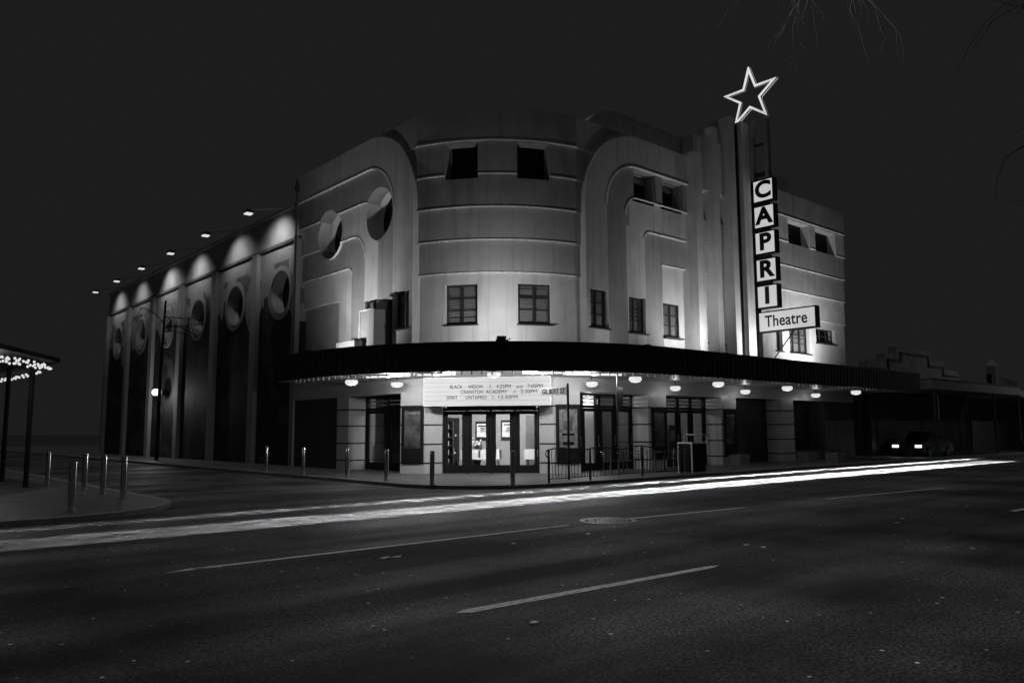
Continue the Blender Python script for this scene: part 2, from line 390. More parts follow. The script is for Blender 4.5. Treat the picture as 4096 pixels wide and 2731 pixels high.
# curved corner drum in stepped bands
zs = [ZB,7.36,8.6,9.85,11.1,12.38,13.62]; offs = [-.225,-.18,-.135,-.09,-.045,0.]; DC = (22.48,26.7)
def radial_cut(a0, a1, z0, z1, r0=5.0, r1=6.8):
    P_ = arc((22.4,26.3), r0, a0, a1, 1)+arc((22.4,26.3), r1, a1, a0, 1)
    return MB().prism(P_, z0, z1).build('c', black)
for i in range(6):
    r = 6.4+offs[i]; uw = 16.52-offs[i]; vw = 20.42-offs[i]
    a0 = 180+math.degrees(math.acos((DC[0]-uw)/r)); a1 = 180+math.degrees(math.asin((DC[1]-vw)/r))
    if i == 5: P_ = [(uw,33.9)]
    else: P_ = [(uw,25.9)]
    P_ += arc(DC, r, a0, a1, 56)+[(24.4,vw),(24.4,vw+.5)]+arc(DC, r-.55, a1-3, a0+3, 56)+[(uw+.45,P_[0][1])]
    o = MB().prism(P_, zs[i], zs[i+1]).build('drum_band', (plaster, plaster_shade, plaster_shade, plaster_b, plaster_shade, plaster_shade)[i], TH)  # darker plasters above the base band paint the drum's shading into the colour
    if i == 0: cs = [radial_cut(208.6,221,5.46,6.98), radial_cut(235.8,248.3,5.46,6.98)]
    elif i == 3: cs = [radial_cut(209.3,221.4,10.95,11.2), radial_cut(235.6,247.8,10.95,11.2)]
    elif i == 4: cs = [radial_cut(209.3,221.4,11.0,12.33), radial_cut(235.6,247.8,11.0,12.33)]
    else: cs = []
    if cs: cut(o, cs); drop(cs)
    if i:
        def conv(t_): q_ = arc((22.4,26.3), 6.02, t_, t_, 1)[0]; return math.degrees(math.atan2(q_[1]-DC[1], q_[0]-DC[0])) % 360
        spans = [(a0, a1)] if i != 4 else [(a0,conv(209.1)),(conv(221.6),conv(235.4)),(conv(248.0),a1)]
        for b0, b1 in spans:
            MB().prism(arc(DC, r+.035, b0, b1, 40)+arc(DC, r-.02, b1, b0, 40), zs[i]-.012, zs[i]+.035).build('lit_edge_strip', lit_edge_m, TH)
def ring_lit_edge(base, E_, R_, f, end, nmax):
    for k in range(nmax):
        n = k+1; zb = tops[n]-R_[n]
        if R_[n] < .1: zb = tops[n]-.02
        poly = ringpoly(base+E_[n]-.035, tops[n]+.035, R_[n]+.03, base+E_[n]+.004, tops[n]-.008, R_[n], end, zb)
        o = MB().slab(poly, f, k*STEP-.03, k*STEP+.02).build('lit_edge_strip', lit_edge_m, TH)
        if f is fL:
            cs = [cyl_cut(c, 1.09, fL, 0) for c in roundsL]; cut(o, cs); drop(cs); split_loose(o)
ring_lit_edge(24.4, EL, RL, fL, 34.1, 5); ring_lit_edge(21.55, ER, RR, fR, 28.2, 4)
for i, z0 in enumerate((12.35,11.05,9.8,8.55,7.28)):
    for a, b_ in ([(32.7,36.66),(38.87,39.45),(41.72,42.7)] if i == 1 else [(32.7,42.7)]):
        MB().box((a,20.3+i*.06-.03,z0-.01),(b_,20.3+i*.06+.02,z0+.03)).build('lit_edge_strip', lit_edge_m, TH)
for a0, a1 in ((208.8,221.9),(235.1,248.2)):
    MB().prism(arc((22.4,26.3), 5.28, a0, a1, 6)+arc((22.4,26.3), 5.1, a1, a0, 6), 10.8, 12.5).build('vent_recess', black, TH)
for a0, a1 in ((24.5,26.1),(26.4,28.0)):
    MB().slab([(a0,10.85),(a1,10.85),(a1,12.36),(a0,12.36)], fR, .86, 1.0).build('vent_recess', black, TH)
# fins, slots between them and the plain wing on the right
FIN = [(28.2,28.73,19.93,13.77),(29.72,30.12,20.0,15.3),(31.08,31.5,20.0,16.15),(32.08,32.7,19.98,16.15)]
for a, b_, v, zt in FIN:
    MB().box((a,v,ZB),(b_,21.2,zt)).build('fin', plaster, TH)
for (a, b_), dp in zip(((28.73,29.72),(30.12,31.08),(31.5,32.08)), (.24,.24,.24)):
    m0 = a+.12; m1 = b_-.12
    for z0, z1, d in ((ZB,8.52,.26),(8.52,9.8,.2),(9.8,11.0,.14),(11.0,12.35,.1),(12.35,14.8,.04)):
        o = MB().box((a,20.3+d,z0),(b_,20.95,z1)).build('slot_wall', plaster, TH)
        if z0 == ZB and b_ < 31.2: c = MB().box((a+.02,20,5.42),(b_-.02,21.4,6.95)).build('c', black); cut(o,[c]); drop([c])
        if z0 == 11.0 and b_ < 31.2: c = MB().box((a-.01,20,10.9),(b_-.0,20.9,12.3)).build('c', black); cut(o,[c]); drop([c])
for i, (z0, z1) in enumerate(((12.35,13.62),(11.05,12.35),(9.8,11.05),(8.55,9.8),(7.28,8.55),(ZB,7.28))):
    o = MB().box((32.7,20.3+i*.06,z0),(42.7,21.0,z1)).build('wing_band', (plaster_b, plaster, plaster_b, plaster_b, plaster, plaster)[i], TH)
    cs = []
    if z0 == 11.05: cs = [MB().box((36.68,20,10.9),(38.85,20.86,12.27)).build('c',black), MB().box((39.47,20,10.9),(41.7,20.86,12.27)).build('c',black)]
    if z0 == ZB: cs = [MB().box((35.5,20,5.42),(36.1,21.4,6.9)).build('c',black), MB().box((36.75,20,5.42),(38.8,21.4,6.9)).build('c',black), MB().box((39.5,20,6.1),(41.6,21.4,6.9)).build('c',black)]
    if cs: cut(o, cs); drop(cs)
for a0, a1 in ((36.7,38.8),(39.5,41.65)):
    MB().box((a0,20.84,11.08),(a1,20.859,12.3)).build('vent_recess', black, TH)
# windows: steel casements with panes, blinds and sills
def window(p, q, z0, z1, n, cols=2, rows=3, blinds=True, dark_in=False):
    """p, q ends on plan at frame plane; n inward unit vector"""
    p = Vector(p); q = Vector(q); n = Vector(n); d = (q-p).normalized(); L_ = (q-p).length
    def bx(b, s0, s1, za, zb, e0, e1):
        a_ = p+d*s0+n*e0; c_ = p+d*s1+n*e0; e_ = p+d*s1+n*e1; g_ = p+d*s0+n*e1
        b.add([(a_.x,a_.y,za),(c_.x,c_.y,za),(e_.x,e_.y,za),(g_.x,g_.y,za),(a_.x,a_.y,zb),(c_.x,c_.y,zb),(e_.x,e_.y,zb),(g_.x,g_.y,zb)],
              [(0,3,2,1),(4,5,6,7),(0,1,5,4),(1,2,6,5),(2,3,7,6),(3,0,4,7)])
    f = MB(); t = .06
    bx(f,0,t,z0,z1,0,.06); bx(f,L_-t,L_,z0,z1,0,.06); bx(f,t,L_-t,z1-t,z1,0,.06); bx(f,t,L_-t,z0,z0+.1,0,.06)
    for i in range(1,cols): s = L_*i/cols; bx(f,s-.04,s+.04,z0+.1,z1-t,-.004,.056)
    for j in range(1,rows): z = z0+.1+(z1-t-z0-.1)*j/rows; bx(f,t,L_-t,z-.015,z+.015,.008,.05)
    fo = sub(f.build('window', dark, TH))
    g = MB(); bx(g, t, L_-t, z0+.1, z1-t, .03, .034); g.build('glass', glass, fo)
    s = MB(); bx(s, -.06, L_+.06, z0-.05, z0, -.28, .08); s.build('sill', dark, fo)
    if blinds:
        b = MB(); k = int((z1-z0-.15)/.05)
        for i in range(k):
            z = z1-t-.02-i*.05
            if random.random() < .04: continue
            a_ = p+d*(t+.04)+n*.10; c_ = p+d*(L_-t-.04)+n*.10; e_ = c_+n*.03; g_ = a_+n*.03
            b.add([(a_.x,a_.y,z-.042),(c_.x,c_.y,z-.042),(e_.x,e_.y,z),(g_.x,g_.y,z)], [(0,1,2,3)])
        b.build('blind', blind, fo)
    bk = MB(); bx(bk, -.1, L_+.1, z0-.1, z1+.1, .3, .34); bk.build('curtain', grey if blinds else black, fo)
def rwin(a0,a1,z0,z1,v,**k): window((a0,v),(a1,v),z0,z1,(0,1),**k)
rwin(21.72,22.78,5.45,6.96,20.5); rwin(24.09,25.3,5.45,6.94,20.66); rwin(26.64,27.82,5.45,6.93,20.76)
rwin(28.75,29.7,5.42,6.95,20.8,cols=1,blinds=False); rwin(30.14,31.06,5.42,6.95,20.8,cols=1,blinds=False)
rwin(35.5,36.1,5.42,6.9,20.78,cols=1); rwin(36.75,38.8,5.42,6.9,20.78,cols=3,rows=3); rwin(39.5,41.6,6.1,6.9,20.78,cols=3,rows=2,blinds=False)
def lwin(a0,a1,z0,z1,u,**k): window((u,a0),(u,a1),z0,z1,(1,0),**k)
lwin(27.06,28.22,5.42,6.9,16.72); lwin(24.6,25.72,5.42,6.92,16.62)
for a0, a1 in ((208.6,221),(235.8,248.3)):
    p = arc((22.4,26.3), 5.68, a0, a1, 1); mid = math.radians((a0+a1)/2)
    window(p[0], p[1], 5.46, 6.98, (-math.cos(mid), -math.sin(mid)))
# doorway recess on the side street wall with its open door
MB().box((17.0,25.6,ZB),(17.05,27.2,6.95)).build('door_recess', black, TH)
# round windows: deep tubes with a back plate and a cross
def round_window(c, u0, depth, r, m, parent, bars=True):
    n = 40; b = MB(); ring = [(c[0]+r*math.cos(2*PI*i/n), c[1]+r*math.sin(2*PI*i/n)) for i in range(n)]
    vs = [(u0,a,z) for a,z in ring]+[(u0+depth,a,z) for a,z in ring]
    o = sub(mesh_obj('round_window', vs, [(i,(i+1)%n,n+(i+1)%n,n+i) for i in range(n)], m, parent, True))
    mesh_obj('back_plate', [(u0+depth-.01,a,z) for a,z in ring], [tuple(range(n))], black, o)  # plate painted black to give the shadow deep inside the opening
    if not bars: return
    MB().box((u0+.4,c[0]-.04,c[1]-r+.02),(u0+.47,c[0]+.04,c[1]+r-.02)).build('mullion', dark, o)
    MB().box((u0+.401,c[0]-r+.02,c[1]-.03),(u0+.469,c[0]-.041,c[1]+.03)).box((u0+.401,c[0]+.041,c[1]-.03),(u0+.469,c[0]+r-.02,c[1]+.03)).build('transom', dark, o)
for c in roundsL: round_window(c, 16.62, .85, 1.1, mat('reveal_paint', .8, .7, .05, 2), TH, False)
# body of the building and roof
body = [(17.75,34.2),(17.75,70),(42.5,70),(42.5,21.45),(24.5,21.45),(17.75,28.6)]
MB().prism(body, 3.6, 13.0).build('building_core', dull, TH)
# side wall: panels, pilasters, ledges, round windows
PV = [38.95,44.55,50.15,55.75,61.35,66.95]
MB().box((16.75,34.12,0),(17.7,67.2,12.35)).build('c0', black)
bpy.data.objects.remove(bpy.data.objects['c0'])
sidec = [36.15,41.75,47.35,52.95,58.55,64.15]
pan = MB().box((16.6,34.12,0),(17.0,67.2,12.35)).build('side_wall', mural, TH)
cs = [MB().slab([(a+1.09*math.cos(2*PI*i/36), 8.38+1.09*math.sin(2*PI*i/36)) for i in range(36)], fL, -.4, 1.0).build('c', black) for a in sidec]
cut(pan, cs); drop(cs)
reveal_s = mat('side_reveal_paint', .8, .7, .08, 2)
for a in sidec:
    round_window((a,8.38), 16.585, .62, 1.083, reveal_s, TH)
    n = 40; q = [(a+r*math.cos(2*PI*i/n), 8.33+r*math.sin(2*PI*i/n)) for r in (1.1,1.34) for i in range(n)]
    vs = [(16.53,y,z) for y,z in q]+[(16.62,y,z) for y,z in q]; fs = []
    for i in range(n):
        j = (i+1)%n; fs += [(i,j,n+j,n+i),(2*n+i,3*n+i,3*n+j,2*n+j),(i,2*n+i,2*n+j,j),(n+i,n+j,3*n+j,3*n+i)]
    mesh_obj('surround_ring', vs, fs, plaster_side, TH)
for v in PV: MB().box((16.38,v-.33,0),(16.61,v+.33,10.66)).build('pilaster', plaster_side, TH)
MB().box((16.32,34.1,0),(16.61,34.3,10.66)).build('pilaster', plaster_side, TH)
MB().box((16.47,34.1,10.66),(16.61,67.25,10.8)).build('ledge', dull, TH)
MB().box((16.5,34.1,12.35),(17.1,67.25,12.5)).build('coping', plaster_side, TH)
MB().tube([(16.28,34.0,0),(16.28,34.0,13.5)], .05).build('downpipe', dull, TH)
MB().box((16.2,33.9,12.9),(16.36,34.1,13.15)).build('rainwater_head', dull, TH)
MB().tube([(31.8,20.1,4.2),(31.8,20.1,15.9)], .06).build('downpipe', black, TH)
# ground floor
MB().box((16.5,29.9,0),(17.0,34.12,3.0)).build('plain_wall', wood, TH)
ZC = [(0,.35),(.41,1.04),(1.1,1.75),(1.81,2.42),(2.48,2.98)]
def inset(poly, d):
    cx = sum(p[0] for p in poly)/len(poly); cy = sum(p[1] for p in poly)/len(poly)
    return [(x+(cx-x)*d, y+(cy-y)*d) for x,y in poly]
for poly in ([(16.4,28.97),(17.25,28.97),(17.25,29.95),(16.4,29.95)],
             [(16.4,25.1),(16.85,24.15),(17.45,23.9),(17.9,24.3),(17.25,25.1)],
             [(21.1,20.3),(21.1,21.16),(20.35,21.75),(19.97,21.3),(20.12,20.72)],
             [(25.02,20.3),(26.2,20.3),(26.2,21.16),(25.02,21.16)],
             [(30.08,20.3),(31.28,20.3),(31.28,21.16),(30.08,21.16)],
             [(35.13,20.3),(36.3,20.3),(36.3,21.16),(35.13,21.16)]):
    b = MB(); [b.prism(poly, z0, z1) for z0, z1 in ZC]; co = sub(b.build('column', tile, TH))
    g = MB(); pi_ = inset(poly, .05); [g.prism(pi_, z0+.0005, z1-.0005) for z0, z1 in ((.35,.41),(1.04,1.1),(1.75,1.81),(2.42,2.48))]; g.build('groove', groove, co)
MB().box((36.3,20.35,0),(42.7,21.2,.5)).box((39.5,20.36,.5),(42.7,21.2,2.98)).build('plain_wall', wood, TH)
vs, fs = band(0,-.35,2.98,4.3); mesh_obj('beam', vs, fs, soffit_m, TH)
# lobby room
MB().prism([(17.3,31),(17.3,25.1),(17.9,24.3),(20.35,21.8),(21.2,21.22),(38,21.22),(38,31)], -.1,.006).build('lobby_floor', carpet, TH)
MB().prism([(17.0,31),(17.0,24),(20,21.0),(21,20.8),(38,20.8),(38,31)], 3.0,3.06).build('lobby_ceiling', lobby_m, TH)
MB().box((17.3,31,0),(38,31.2,3.0)).box((30.0,21.3,0),(30.1,31,3.0)).build('lobby_wall', lobby_m, TH)
MB().obox((19.2,28.2),(24.3,22.6),0,3.0,.12).build('lobby_wall', lobby_m, TH)
def door_bay(p, q, leaves, parts, zt=2.42, ztop=2.98, transom=True):
    """glazed doors between p and q; parts = list of (s0,s1) door leaves as fractions"""
    p = Vector(p); q = Vector(q); d = (q-p); L_ = d.length; d.normalize(); n = Vector((-d.y,d.x))
    P = lambda s: tuple(p+d*s)
    f = MB()
    for s in [0]+[x for x in leaves]+[L_]:
        f.obox(P(max(0,s-.06)), P(min(L_,s+.06)), 0, ztop, .1)
    f.obox(P(0.06),P(L_-.06),zt,zt+.1,.09,.002); f.obox(P(.06),P(L_-.06),ztop-.08,ztop-.002,.09,.002)
    f.build('door_frame', black, TH)
    xs = [0]+list(leaves)+[L_]
    for a, b_ in zip(xs[:-1], xs[1:]):
        a += .065; b_ -= .065
        l = MB(); st = .12
        l.obox(P(a),P(a+st),.01,zt-.01,.05,.03); l.obox(P(b_-st),P(b_),.01,zt-.01,.05,.03)
        l.obox(P(a+st),P(b_-st),.01,.3,.05,.03); l.obox(P(a+st),P(b_-st),zt-.14,zt-.01,.05,.03)
        lo = sub(l.build('door', black, TH))
        g = MB(); g.obox(P(a+st),P(b_-st),.3,zt-.14,.008,.05); g.build('glass', glass_d, lo)
        h = MB(); h.tube([(*(p+d*(b_-.06)-n*.05),.95),(*(p+d*(b_-.06)-n*.05),1.35)], .018); h.build('handle', steel, lo)
        if transom:
            w_ = MB(); w_.obox(P(a),P(b_),zt+.11,ztop-.09,.006,.05); w_.build('transom_glass', glass_d, lo)
            r_ = MB(); 
            for zz in (zt+.18, zt+.33): r_.obox(P(a),P(b_),zz,zz+.05,.02,.02)
            r_.build('transom_bar', grey, lo)
MB().obox((17.55,23.8),(19.9,21.4),2.301,3.0,.06,.12).build('door_header', black, TH)
MB().box((18.6,25.6,0),(18.7,30.5,2.99)).box((22.5,24.6,0),(30,24.7,2.99)).build('added_dark_panel', dull, TH)  # dark panels added behind the side doors so those bays look unlit
door_bay((17.47,23.88),(19.98,21.32),[.9,1.79,2.68],0,zt=2.3,transom=False)
door_bay((17.2,28.97),(17.2,25.1),[1.75],0)
door_bay((21.1,21.12),(25.02,21.12),[.95,1.95,2.9],0)
door_bay((26.2,21.12),(30.08,21.12),[.9,1.9,2.8],0)
MB().box((31.28,21.1,0),(35.13,21.2,2.98)).box((36.3,21.201,.5),(39.5,21.25,2.98)).build('shop_front', dark, TH)
# canopy
CA = []
vs, fs = band(-.1,3.3,3.5,4.0,28.6,43.2); cn = sub(mesh_obj('canopy', vs, fs, soffit_m, TH))
vs, fs = band(3.3,3.36,3.46,4.42,28.6,43.26); mesh_obj('fascia', vs, fs, fascia, cn)
vs, fs = band(-.1,3.3,4.0,4.3,28.6,43.2); mesh_obj('canopy_roof', vs, fs, roofm, cn)
MB().box((13.04,28.6,3.46),(16.5,28.66,4.42)).box((43.2,16.94,3.46),(43.26,20.4,4.42)).build('fascia_end', fascia, cn)
b = MB()
pp = wallpath(3.37, 28.5, 43.2, 60)
def walk(path, step, start=0.):
    out = []; acc = -start
    for a, c in zip(path[:-1], path[1:]):
        a = Vector(a); c = Vector(c); l = (c-a).length
        s = -acc
        while s <= l:
            if s >= 0: out.append((a+(c-a)*(s/l), (c-a).normalized()))
            s += step
        acc = l-(s-step); acc = acc if acc < step else 0
        acc = (l-(s-step))
    return out
for p, d in walk(pp, .3): b.box((p.x-.012,p.y-.012,3.5),(p.x+.012,p.y+.012,4.38))
b.build('fascia_rib', fascia, cn)
# festoon bulbs under the fascia
bp = wallpath(3.22, 27.2, 43.1, 60); pts = [p for p, d in walk(bp, .33)]
def bulb_mb(p):
    m = MB(); m.lathe([(.012,.0),(.018,-.05),(.02,-.06),(.034,-.1),(.03,-.13),(.012,-.15)], (p[0],p[1],3.5), 8); return m
first = None
near = sorted(range(len(pts)), key=lambda i: pts[i].length)[:100]
for i in near:
    if first is None:
        first = bulb_mb((0,0)).build('bulb', bulb_m, cn); first.location = (pts[i].x, pts[i].y, 0)
    else:
        c = first.copy(); col.objects.link(c); c.parent = cn; c.location = (pts[i].x, pts[i].y, 0)
rest = MB()
for i in range(len(pts)):
    if i not in near:
        m = bulb_mb(pts[i]); rest.add(m.v, m.f)
if rest.v: rest.build('bulb', bulb_m, cn)['kind'] = 'stuff'
# ------------------------------------------------------------ marquee sign
A_ = Vector((16.48,23.74)); B_ = Vector((19.52,20.19)); dm = (B_-A_).normalized(); nm = Vector((-dm.y, dm.x))
MQ = thing('marquee_sign', 'long white lit marquee board with black film titles over the entrance doors', 'sign', (18,21.97,2.45))
MB().obox(tuple(A_),tuple(B_),2.45,3.49,.7).build('cabinet', white, MQ)
MB().obox(tuple(A_+dm*.03),tuple(B_-dm*.03),2.48,3.46,.004,-.012).build('lit_face', lit, MQ)
b = MB()
for k in range(1,6): z = 2.48+.98*k/6; b.obox(tuple(A_+dm*.03),tuple(B_-dm*.03),z-.004,z+.004,.012,-.03)
b.build('letter_rail', grey, MQ)
def mq(s, x0, x1, y, size, extra=0):
    """place a word between two picture fractions of the board"""
    L_ = (B_-A_).length; c = A_+dm*(L_*(x0+x1)/2)-nm*.035
    o = text(s, size, (c.x,c.y,y), (dm.x,dm.y,0), (0,0,1), letter_m, MQ, ext=.004, bold=.0)
    xs = [ (Vector(v.co[:2])-A_).dot(dm) for v in o.data.vertices]; w0 = max(xs)-min(xs); want = L_*(x1-x0); mid = (max(xs)+min(xs))/2
    for v in o.data.vertices:
        t = (Vector(v.co[:2])-A_).dot(dm); nt_ = L_*(x0+x1)/2+(t-mid)*want/w0; dl = nt_-t; v.co.x += dm.x*dl; v.co.y += dm.y*dl
X = lambda px: (px-245)/1333
row = [3.13,2.94,2.745]
for s, a, b_, y in (('BLACK',530,662,row[0]),('WIDOW',722,876,row[0]),('4:25PM',1015,1165,row[0]),('and',1225,1285,row[0]-.01),('7:00PM',1338,1494,row[0]),
                    ('CRANSTON',643,880,row[1]),('ACADEMY',906,1128,row[1]),('2:30PM',1266,1436,row[1]),
                    ('SPIRIT',495,610,row[2]),('UNTAMED',694,915,row[2]),('12:30PM',1038,1234,row[2])):
    mq(s, X(a), X(b_), y, .185)
for px, y, ch in ((950,row[0],'M'),(1205,row[1],'PG'),(981,row[2],'G')):
    c = A_+dm*((B_-A_).length*X(px))-nm*.035
    text(ch, .07, (c.x,c.y,y-.015), (dm.x,dm.y,0), (0,0,1), letter_m, MQ, name='rating_mark', ext=.003)
    tr = []; 
    for k in range(3):
        a = PI/2+k*2*PI/3; tr.append((c.x+dm.x*.1*math.cos(a), c.y+dm.y*.1*math.cos(a), y-.015+.1*math.sin(a)))
    MB().tube(tr+[tr[0]], .005, 4).build('rating_mark', letter_m, MQ)
# ------------------------------------------------------------ blade sign
US = 32.8
BS = thing('blade_sign', 'tall dark blade sign of five lit square boxes spelling CAPRI above the canopy', 'sign', (32.97,19.9,4.3))
MB().box((US+.02,19.92,4.3),(US+.33,20.12,13.3)).build('post', black, BS)
for ch, zt in zip('CAPRI', (13.28,12.02,10.77,9.47,8.21)):
    o = sub(MB().box((US+.01,18.86,zt-1.06),(US+.35,19.92,zt+.04)).build('letter_box', black, BS))
    MB().box((US,18.92,zt-1.0),(US+.009,19.88,zt-.02)).build('lit_face', lit, o)
    MB().box((US+.351,18.92,zt-1.0),(US+.36,19.88,zt-.02)).build('lit_face', lit, o)
    text(ch, 1.08, (US-.006,19.4,zt-.5), (0,-1,0), (0,0,1), letter_m, o, ext=.005, bold=.045, sx=1.1)
    if zt < 13: MB().box((US+.1,19.2,zt+.041),(US+.25,19.85,zt+.19)).build('spacer', dark, BS)
TS = thing('theatre_sign', 'white lit box sign reading Theatre, below the letter boxes, braced off the canopy', 'sign', (32.97,18.5,6.05))
MB().box((US+.01,17.06,6.02),(US+.34,19.9,7.0)).build('cabinet', black, TS)
MB().box((US,17.12,6.08),(US+.009,19.86,6.94)).build('lit_face', lit, TS)
text('Theatre', .74, (US-.004,18.52,6.5), (0,-1,0), (0,0,1), letter_m, TS, ext=.004, bold=.012, sx=.86, spacing=1.03)
MB().tube([(32.97,19.7,4.3),(32.97,18.2,6.02)], .03).build('brace', black, TS)
# star
ST = thing('star_sign', 'large outlined neon star crowning the sign pylon', 'star sign', (32.97,19.88,13.3))
c0 = (19.88,17.55)
def star(r1, r2, u): return [(u, c0[0]-(r1 if i%2 == 0 else r2)*math.sin(i*PI/5), c0[1]+(r1 if i%2 == 0 else r2)*math.cos(i*PI/5)) for i in range(10)]
so_ = star(1.56,.60,US); si_ = star(1.20,.46,US)
vs = so_+si_+[(US+.12,y,z) for _,y,z in so_]+[(US+.12,y,z) for _,y,z in si_]; fs = []
for i in range(10):
    j = (i+1)%10; fs += [(i,j,10+j,10+i),(20+i,30+i,30+j,20+j),(i,20+i,20+j,j),(10+i,10+j,30+j,30+i)]
mesh_obj('star_frame', vs, fs, white, ST)
a = star(1.48,.57,US-.03); MB().tube(a+[a[0]], .03, 6).build('neon_tube', neon, ST)
a = star(1.31,.505,US-.03); MB().tube(a+[a[0]], .03, 6).build('neon_tube', neon, ST)
a = star(1.5,.575,US+.15); MB().tube(a+[a[0]], .018, 6).build('neon_tube', neon, ST)
MB().box((US+.02,19.84,13.32),(US+.3,20.0,16.35)).box((US+.02,19.06,13.32),(US+.3,19.26,16.3)).build('post', grey, ST)
MB().box((US+.1,19.27,13.5),(US+.22,19.83,13.7)).box((US+.1,19.27,15.0),(US+.22,19.83,15.12)).build('cross_bar', dark, ST)

# ------------------------------------------------------------ lamps
def lantern(x, y, z, label, e=7., dim=False):
    t = thing('ceiling_lantern', label, 'lamp', (x,y,3.5), 'opal lanterns under the canopy')
    MB().lathe([(.05,0),(.05,-.03),(.012,-.031),(.012,z+.13-3.5)], (x,y,3.499), 10).lathe([(.2,z+.12-3.5),(.2,z+.1-3.5)], (x,y,3.5), 10).build('bracket', dark, t)
    MB().lathe([(.2,.09),(.225,.03),(.22,-.02),(.15,-.085),(.12,-.09)], (x,y,z), 10).build('bowl', bulb_on, t)
    light('POINT', 'lantern_light', (x,y,z-.2), e, t, shadow_soft_size=.08)
for i, u in enumerate((20.75,25.6,30.6,36.8)):
    n = ['nearest the corner','second from the corner','third from the corner','farthest right'][i]
    lantern(u, 17.35, 3.25, 'opal lantern in the outer row by the road edge, %s' % n)
    lantern(u*1.02, 19.75, 3.22, 'opal lantern in the inner row near the columns, %s' % n, 4)
lantern(13.9, 24.4, 3.25, 'bright opal lantern at the left outer edge of the canopy', 20); lantern(15.9, 24.6, 3.25, 'opal lantern close to the wall left of the marquee board', 4)
lantern(16.5, 19.75, 3.36, 'opal lantern hung in front of the middle of the marquee board', 6)
def tube_light(c, d, L_, label, e):
    d = Vector(d).normalized(); c = Vector(c); n = Vector((-d.y, d.x))
    t = thing('strip_light', label, 'light', (c.x,c.y,3.49), 'strip lights under the canopy')
    MB().obox(tuple(c-d*L_/2-n*.06),tuple(c+d*L_/2-n*.06),3.44,3.498,.12).build('batten', white, t)
    MB().tube([(*(c-d*L_/2),3.42),(*(c+d*L_/2),3.42)], .035, 8).build('tube', tube_on, t)
    a = light('AREA', 'strip_light_glow', (c.x,c.y,3.38), e, t, target=(18.3,22.2,2.4), shape='RECTANGLE', size=L_, size_y=.06)
    l = light('POINT', 'strip_spill', (c.x,c.y,3.36), e*1.2, t, shadow_soft_size=.05)
tube_light((14.5,23.0),(.45,-.9),1.7,'lit strip light under the canopy left of the marquee board',46)
tube_light((15.3,21.3),(.65,-.76),1.3,'lit strip light in front of the left half of the marquee board',40)
tube_light((17.6,18.6),(.76,-.65),1.3,'lit strip light in front of the right half of the marquee board',40)
tube_light((19.5,18.1),(.9,-.45),2.0,'lit strip light under the canopy right of the marquee board',46)
def flood(x, y, tgt, e, label, blend=1., ang=150):
    t = thing('floodlight', label, 'floodlight', (x,y,4.3), 'floodlights on the canopy roof')
    d = (Vector(tgt)-Vector((x,y,4.6))); d.z = 0; d.normalize(); n = Vector((-d.y,d.x,0))
    c = Vector((x,y,4.55)); f = (d*.6+Vector((0,0,.8))).normalized(); g = n.cross(f)
    def q(a,b_,e_): return tuple(c+n*a+g*b_+f*e_)
    MB().add([q(-.16,-.11,.05),q(.16,-.11,.05),q(.16,.11,.05),q(-.16,.11,.05),q(-.12,-.08,-.08),q(.12,-.08,-.08),q(.12,.08,-.08),q(-.12,.08,-.08)],[(0,1,2,3),(7,6,5,4),(0,4,5,1),(1,5,6,2),(2,6,7,3),(3,7,4,0)]).build('housing', black, t)
    MB().tube([q(-.18,0,0),(c.x-n.x*.18,c.y-n.y*.18,4.32),(c.x+n.x*.18,c.y+n.y*.18,4.32),q(.18,0,0)], .014, 6).build('yoke', black, t)
    light('SPOT', 'flood_beam', tuple(c+f*.09), e, t, target=tgt, spot_size=math.radians(ang), spot_blend=blend, shadow_soft_size=.08)
flood(13.9, 27.7, (16.4,27.9,6.4), 640, 'black floodlight on the canopy roof aimed at the round windows', ang=135)
flood(15.55, 29.9, (16.15,29.2,11), 190, 'small black floodlight near the left end of the canopy roof', ang=75)
flood(16.75, 19.65, (18.3,22,5.8), 420, 'black floodlight on the canopy roof below the curved corner', ang=140)
flood(22.6, 18.3, (22.8,20.3,6.5), 60, 'small black floodlight on the canopy roof right of the curved corner')
flood(27.6, 18.3, (27.4,20.3,6.6), 470, 'black floodlight on the canopy roof left of the fins', ang=135)
flood(32.2, 18.3, (32.0,20.3,7.), 430, 'black floodlight on the canopy roof below the fins', ang=140)
flood(37.4, 18.3, (37.6,20.4,6.8), 1000, 'black floodlight on the canopy roof below the right wing')
# arm lamps over the side wall
for i, v in enumerate(sidec):
    t = thing('arm_floodlight', 'small floodlight on a long arm over side wall bay %s' % ['nearest the street corner','second from the street corner','third from the street corner','fourth from the street corner','fifth from the street corner','farthest down the side street'][i], 'floodlight', (16.5,v,12.5), 'arm floodlights along the side wall')
    MB().tube([(16.6,v,12.5),(16.6,v,12.56),(14.95,v,12.2)], .02, 6).build('arm', galv if i < 1 else dark, t)
    MB().box((14.7,v-.2,12.02),(15.0,v+.2,12.16)).build('housing', dark, t)
    MB().box((14.68,v-.18,11.96),(14.99,v+.18,12.019)).build('lens', bulb_on, t)
    light('SPOT', 'arm_beam', (14.9,v,11.98), 460*(1.7,1.1,1.25,1.6,.9,1.0)[i], t, target=(16.6,v+(.25,-.2,.1,-.3,.2,0)[i],10.3), spot_size=math.radians(118), spot_blend=1., shadow_soft_size=.06)
t = thing('wall_lamp', 'lit bulkhead lamp halfway up the side wall, far down the street', 'lamp', (16.0,52.4,4.1))
MB().box((16.2,52.2,3.95),(16.6,52.6,4.25)).build('bracket', dark, t)
MB().lathe([(.16,-.2),(.26,-.08),(.26,.08),(.16,.2)], (15.92,52.4,4.1), 12).build('bulb', head_on, t)
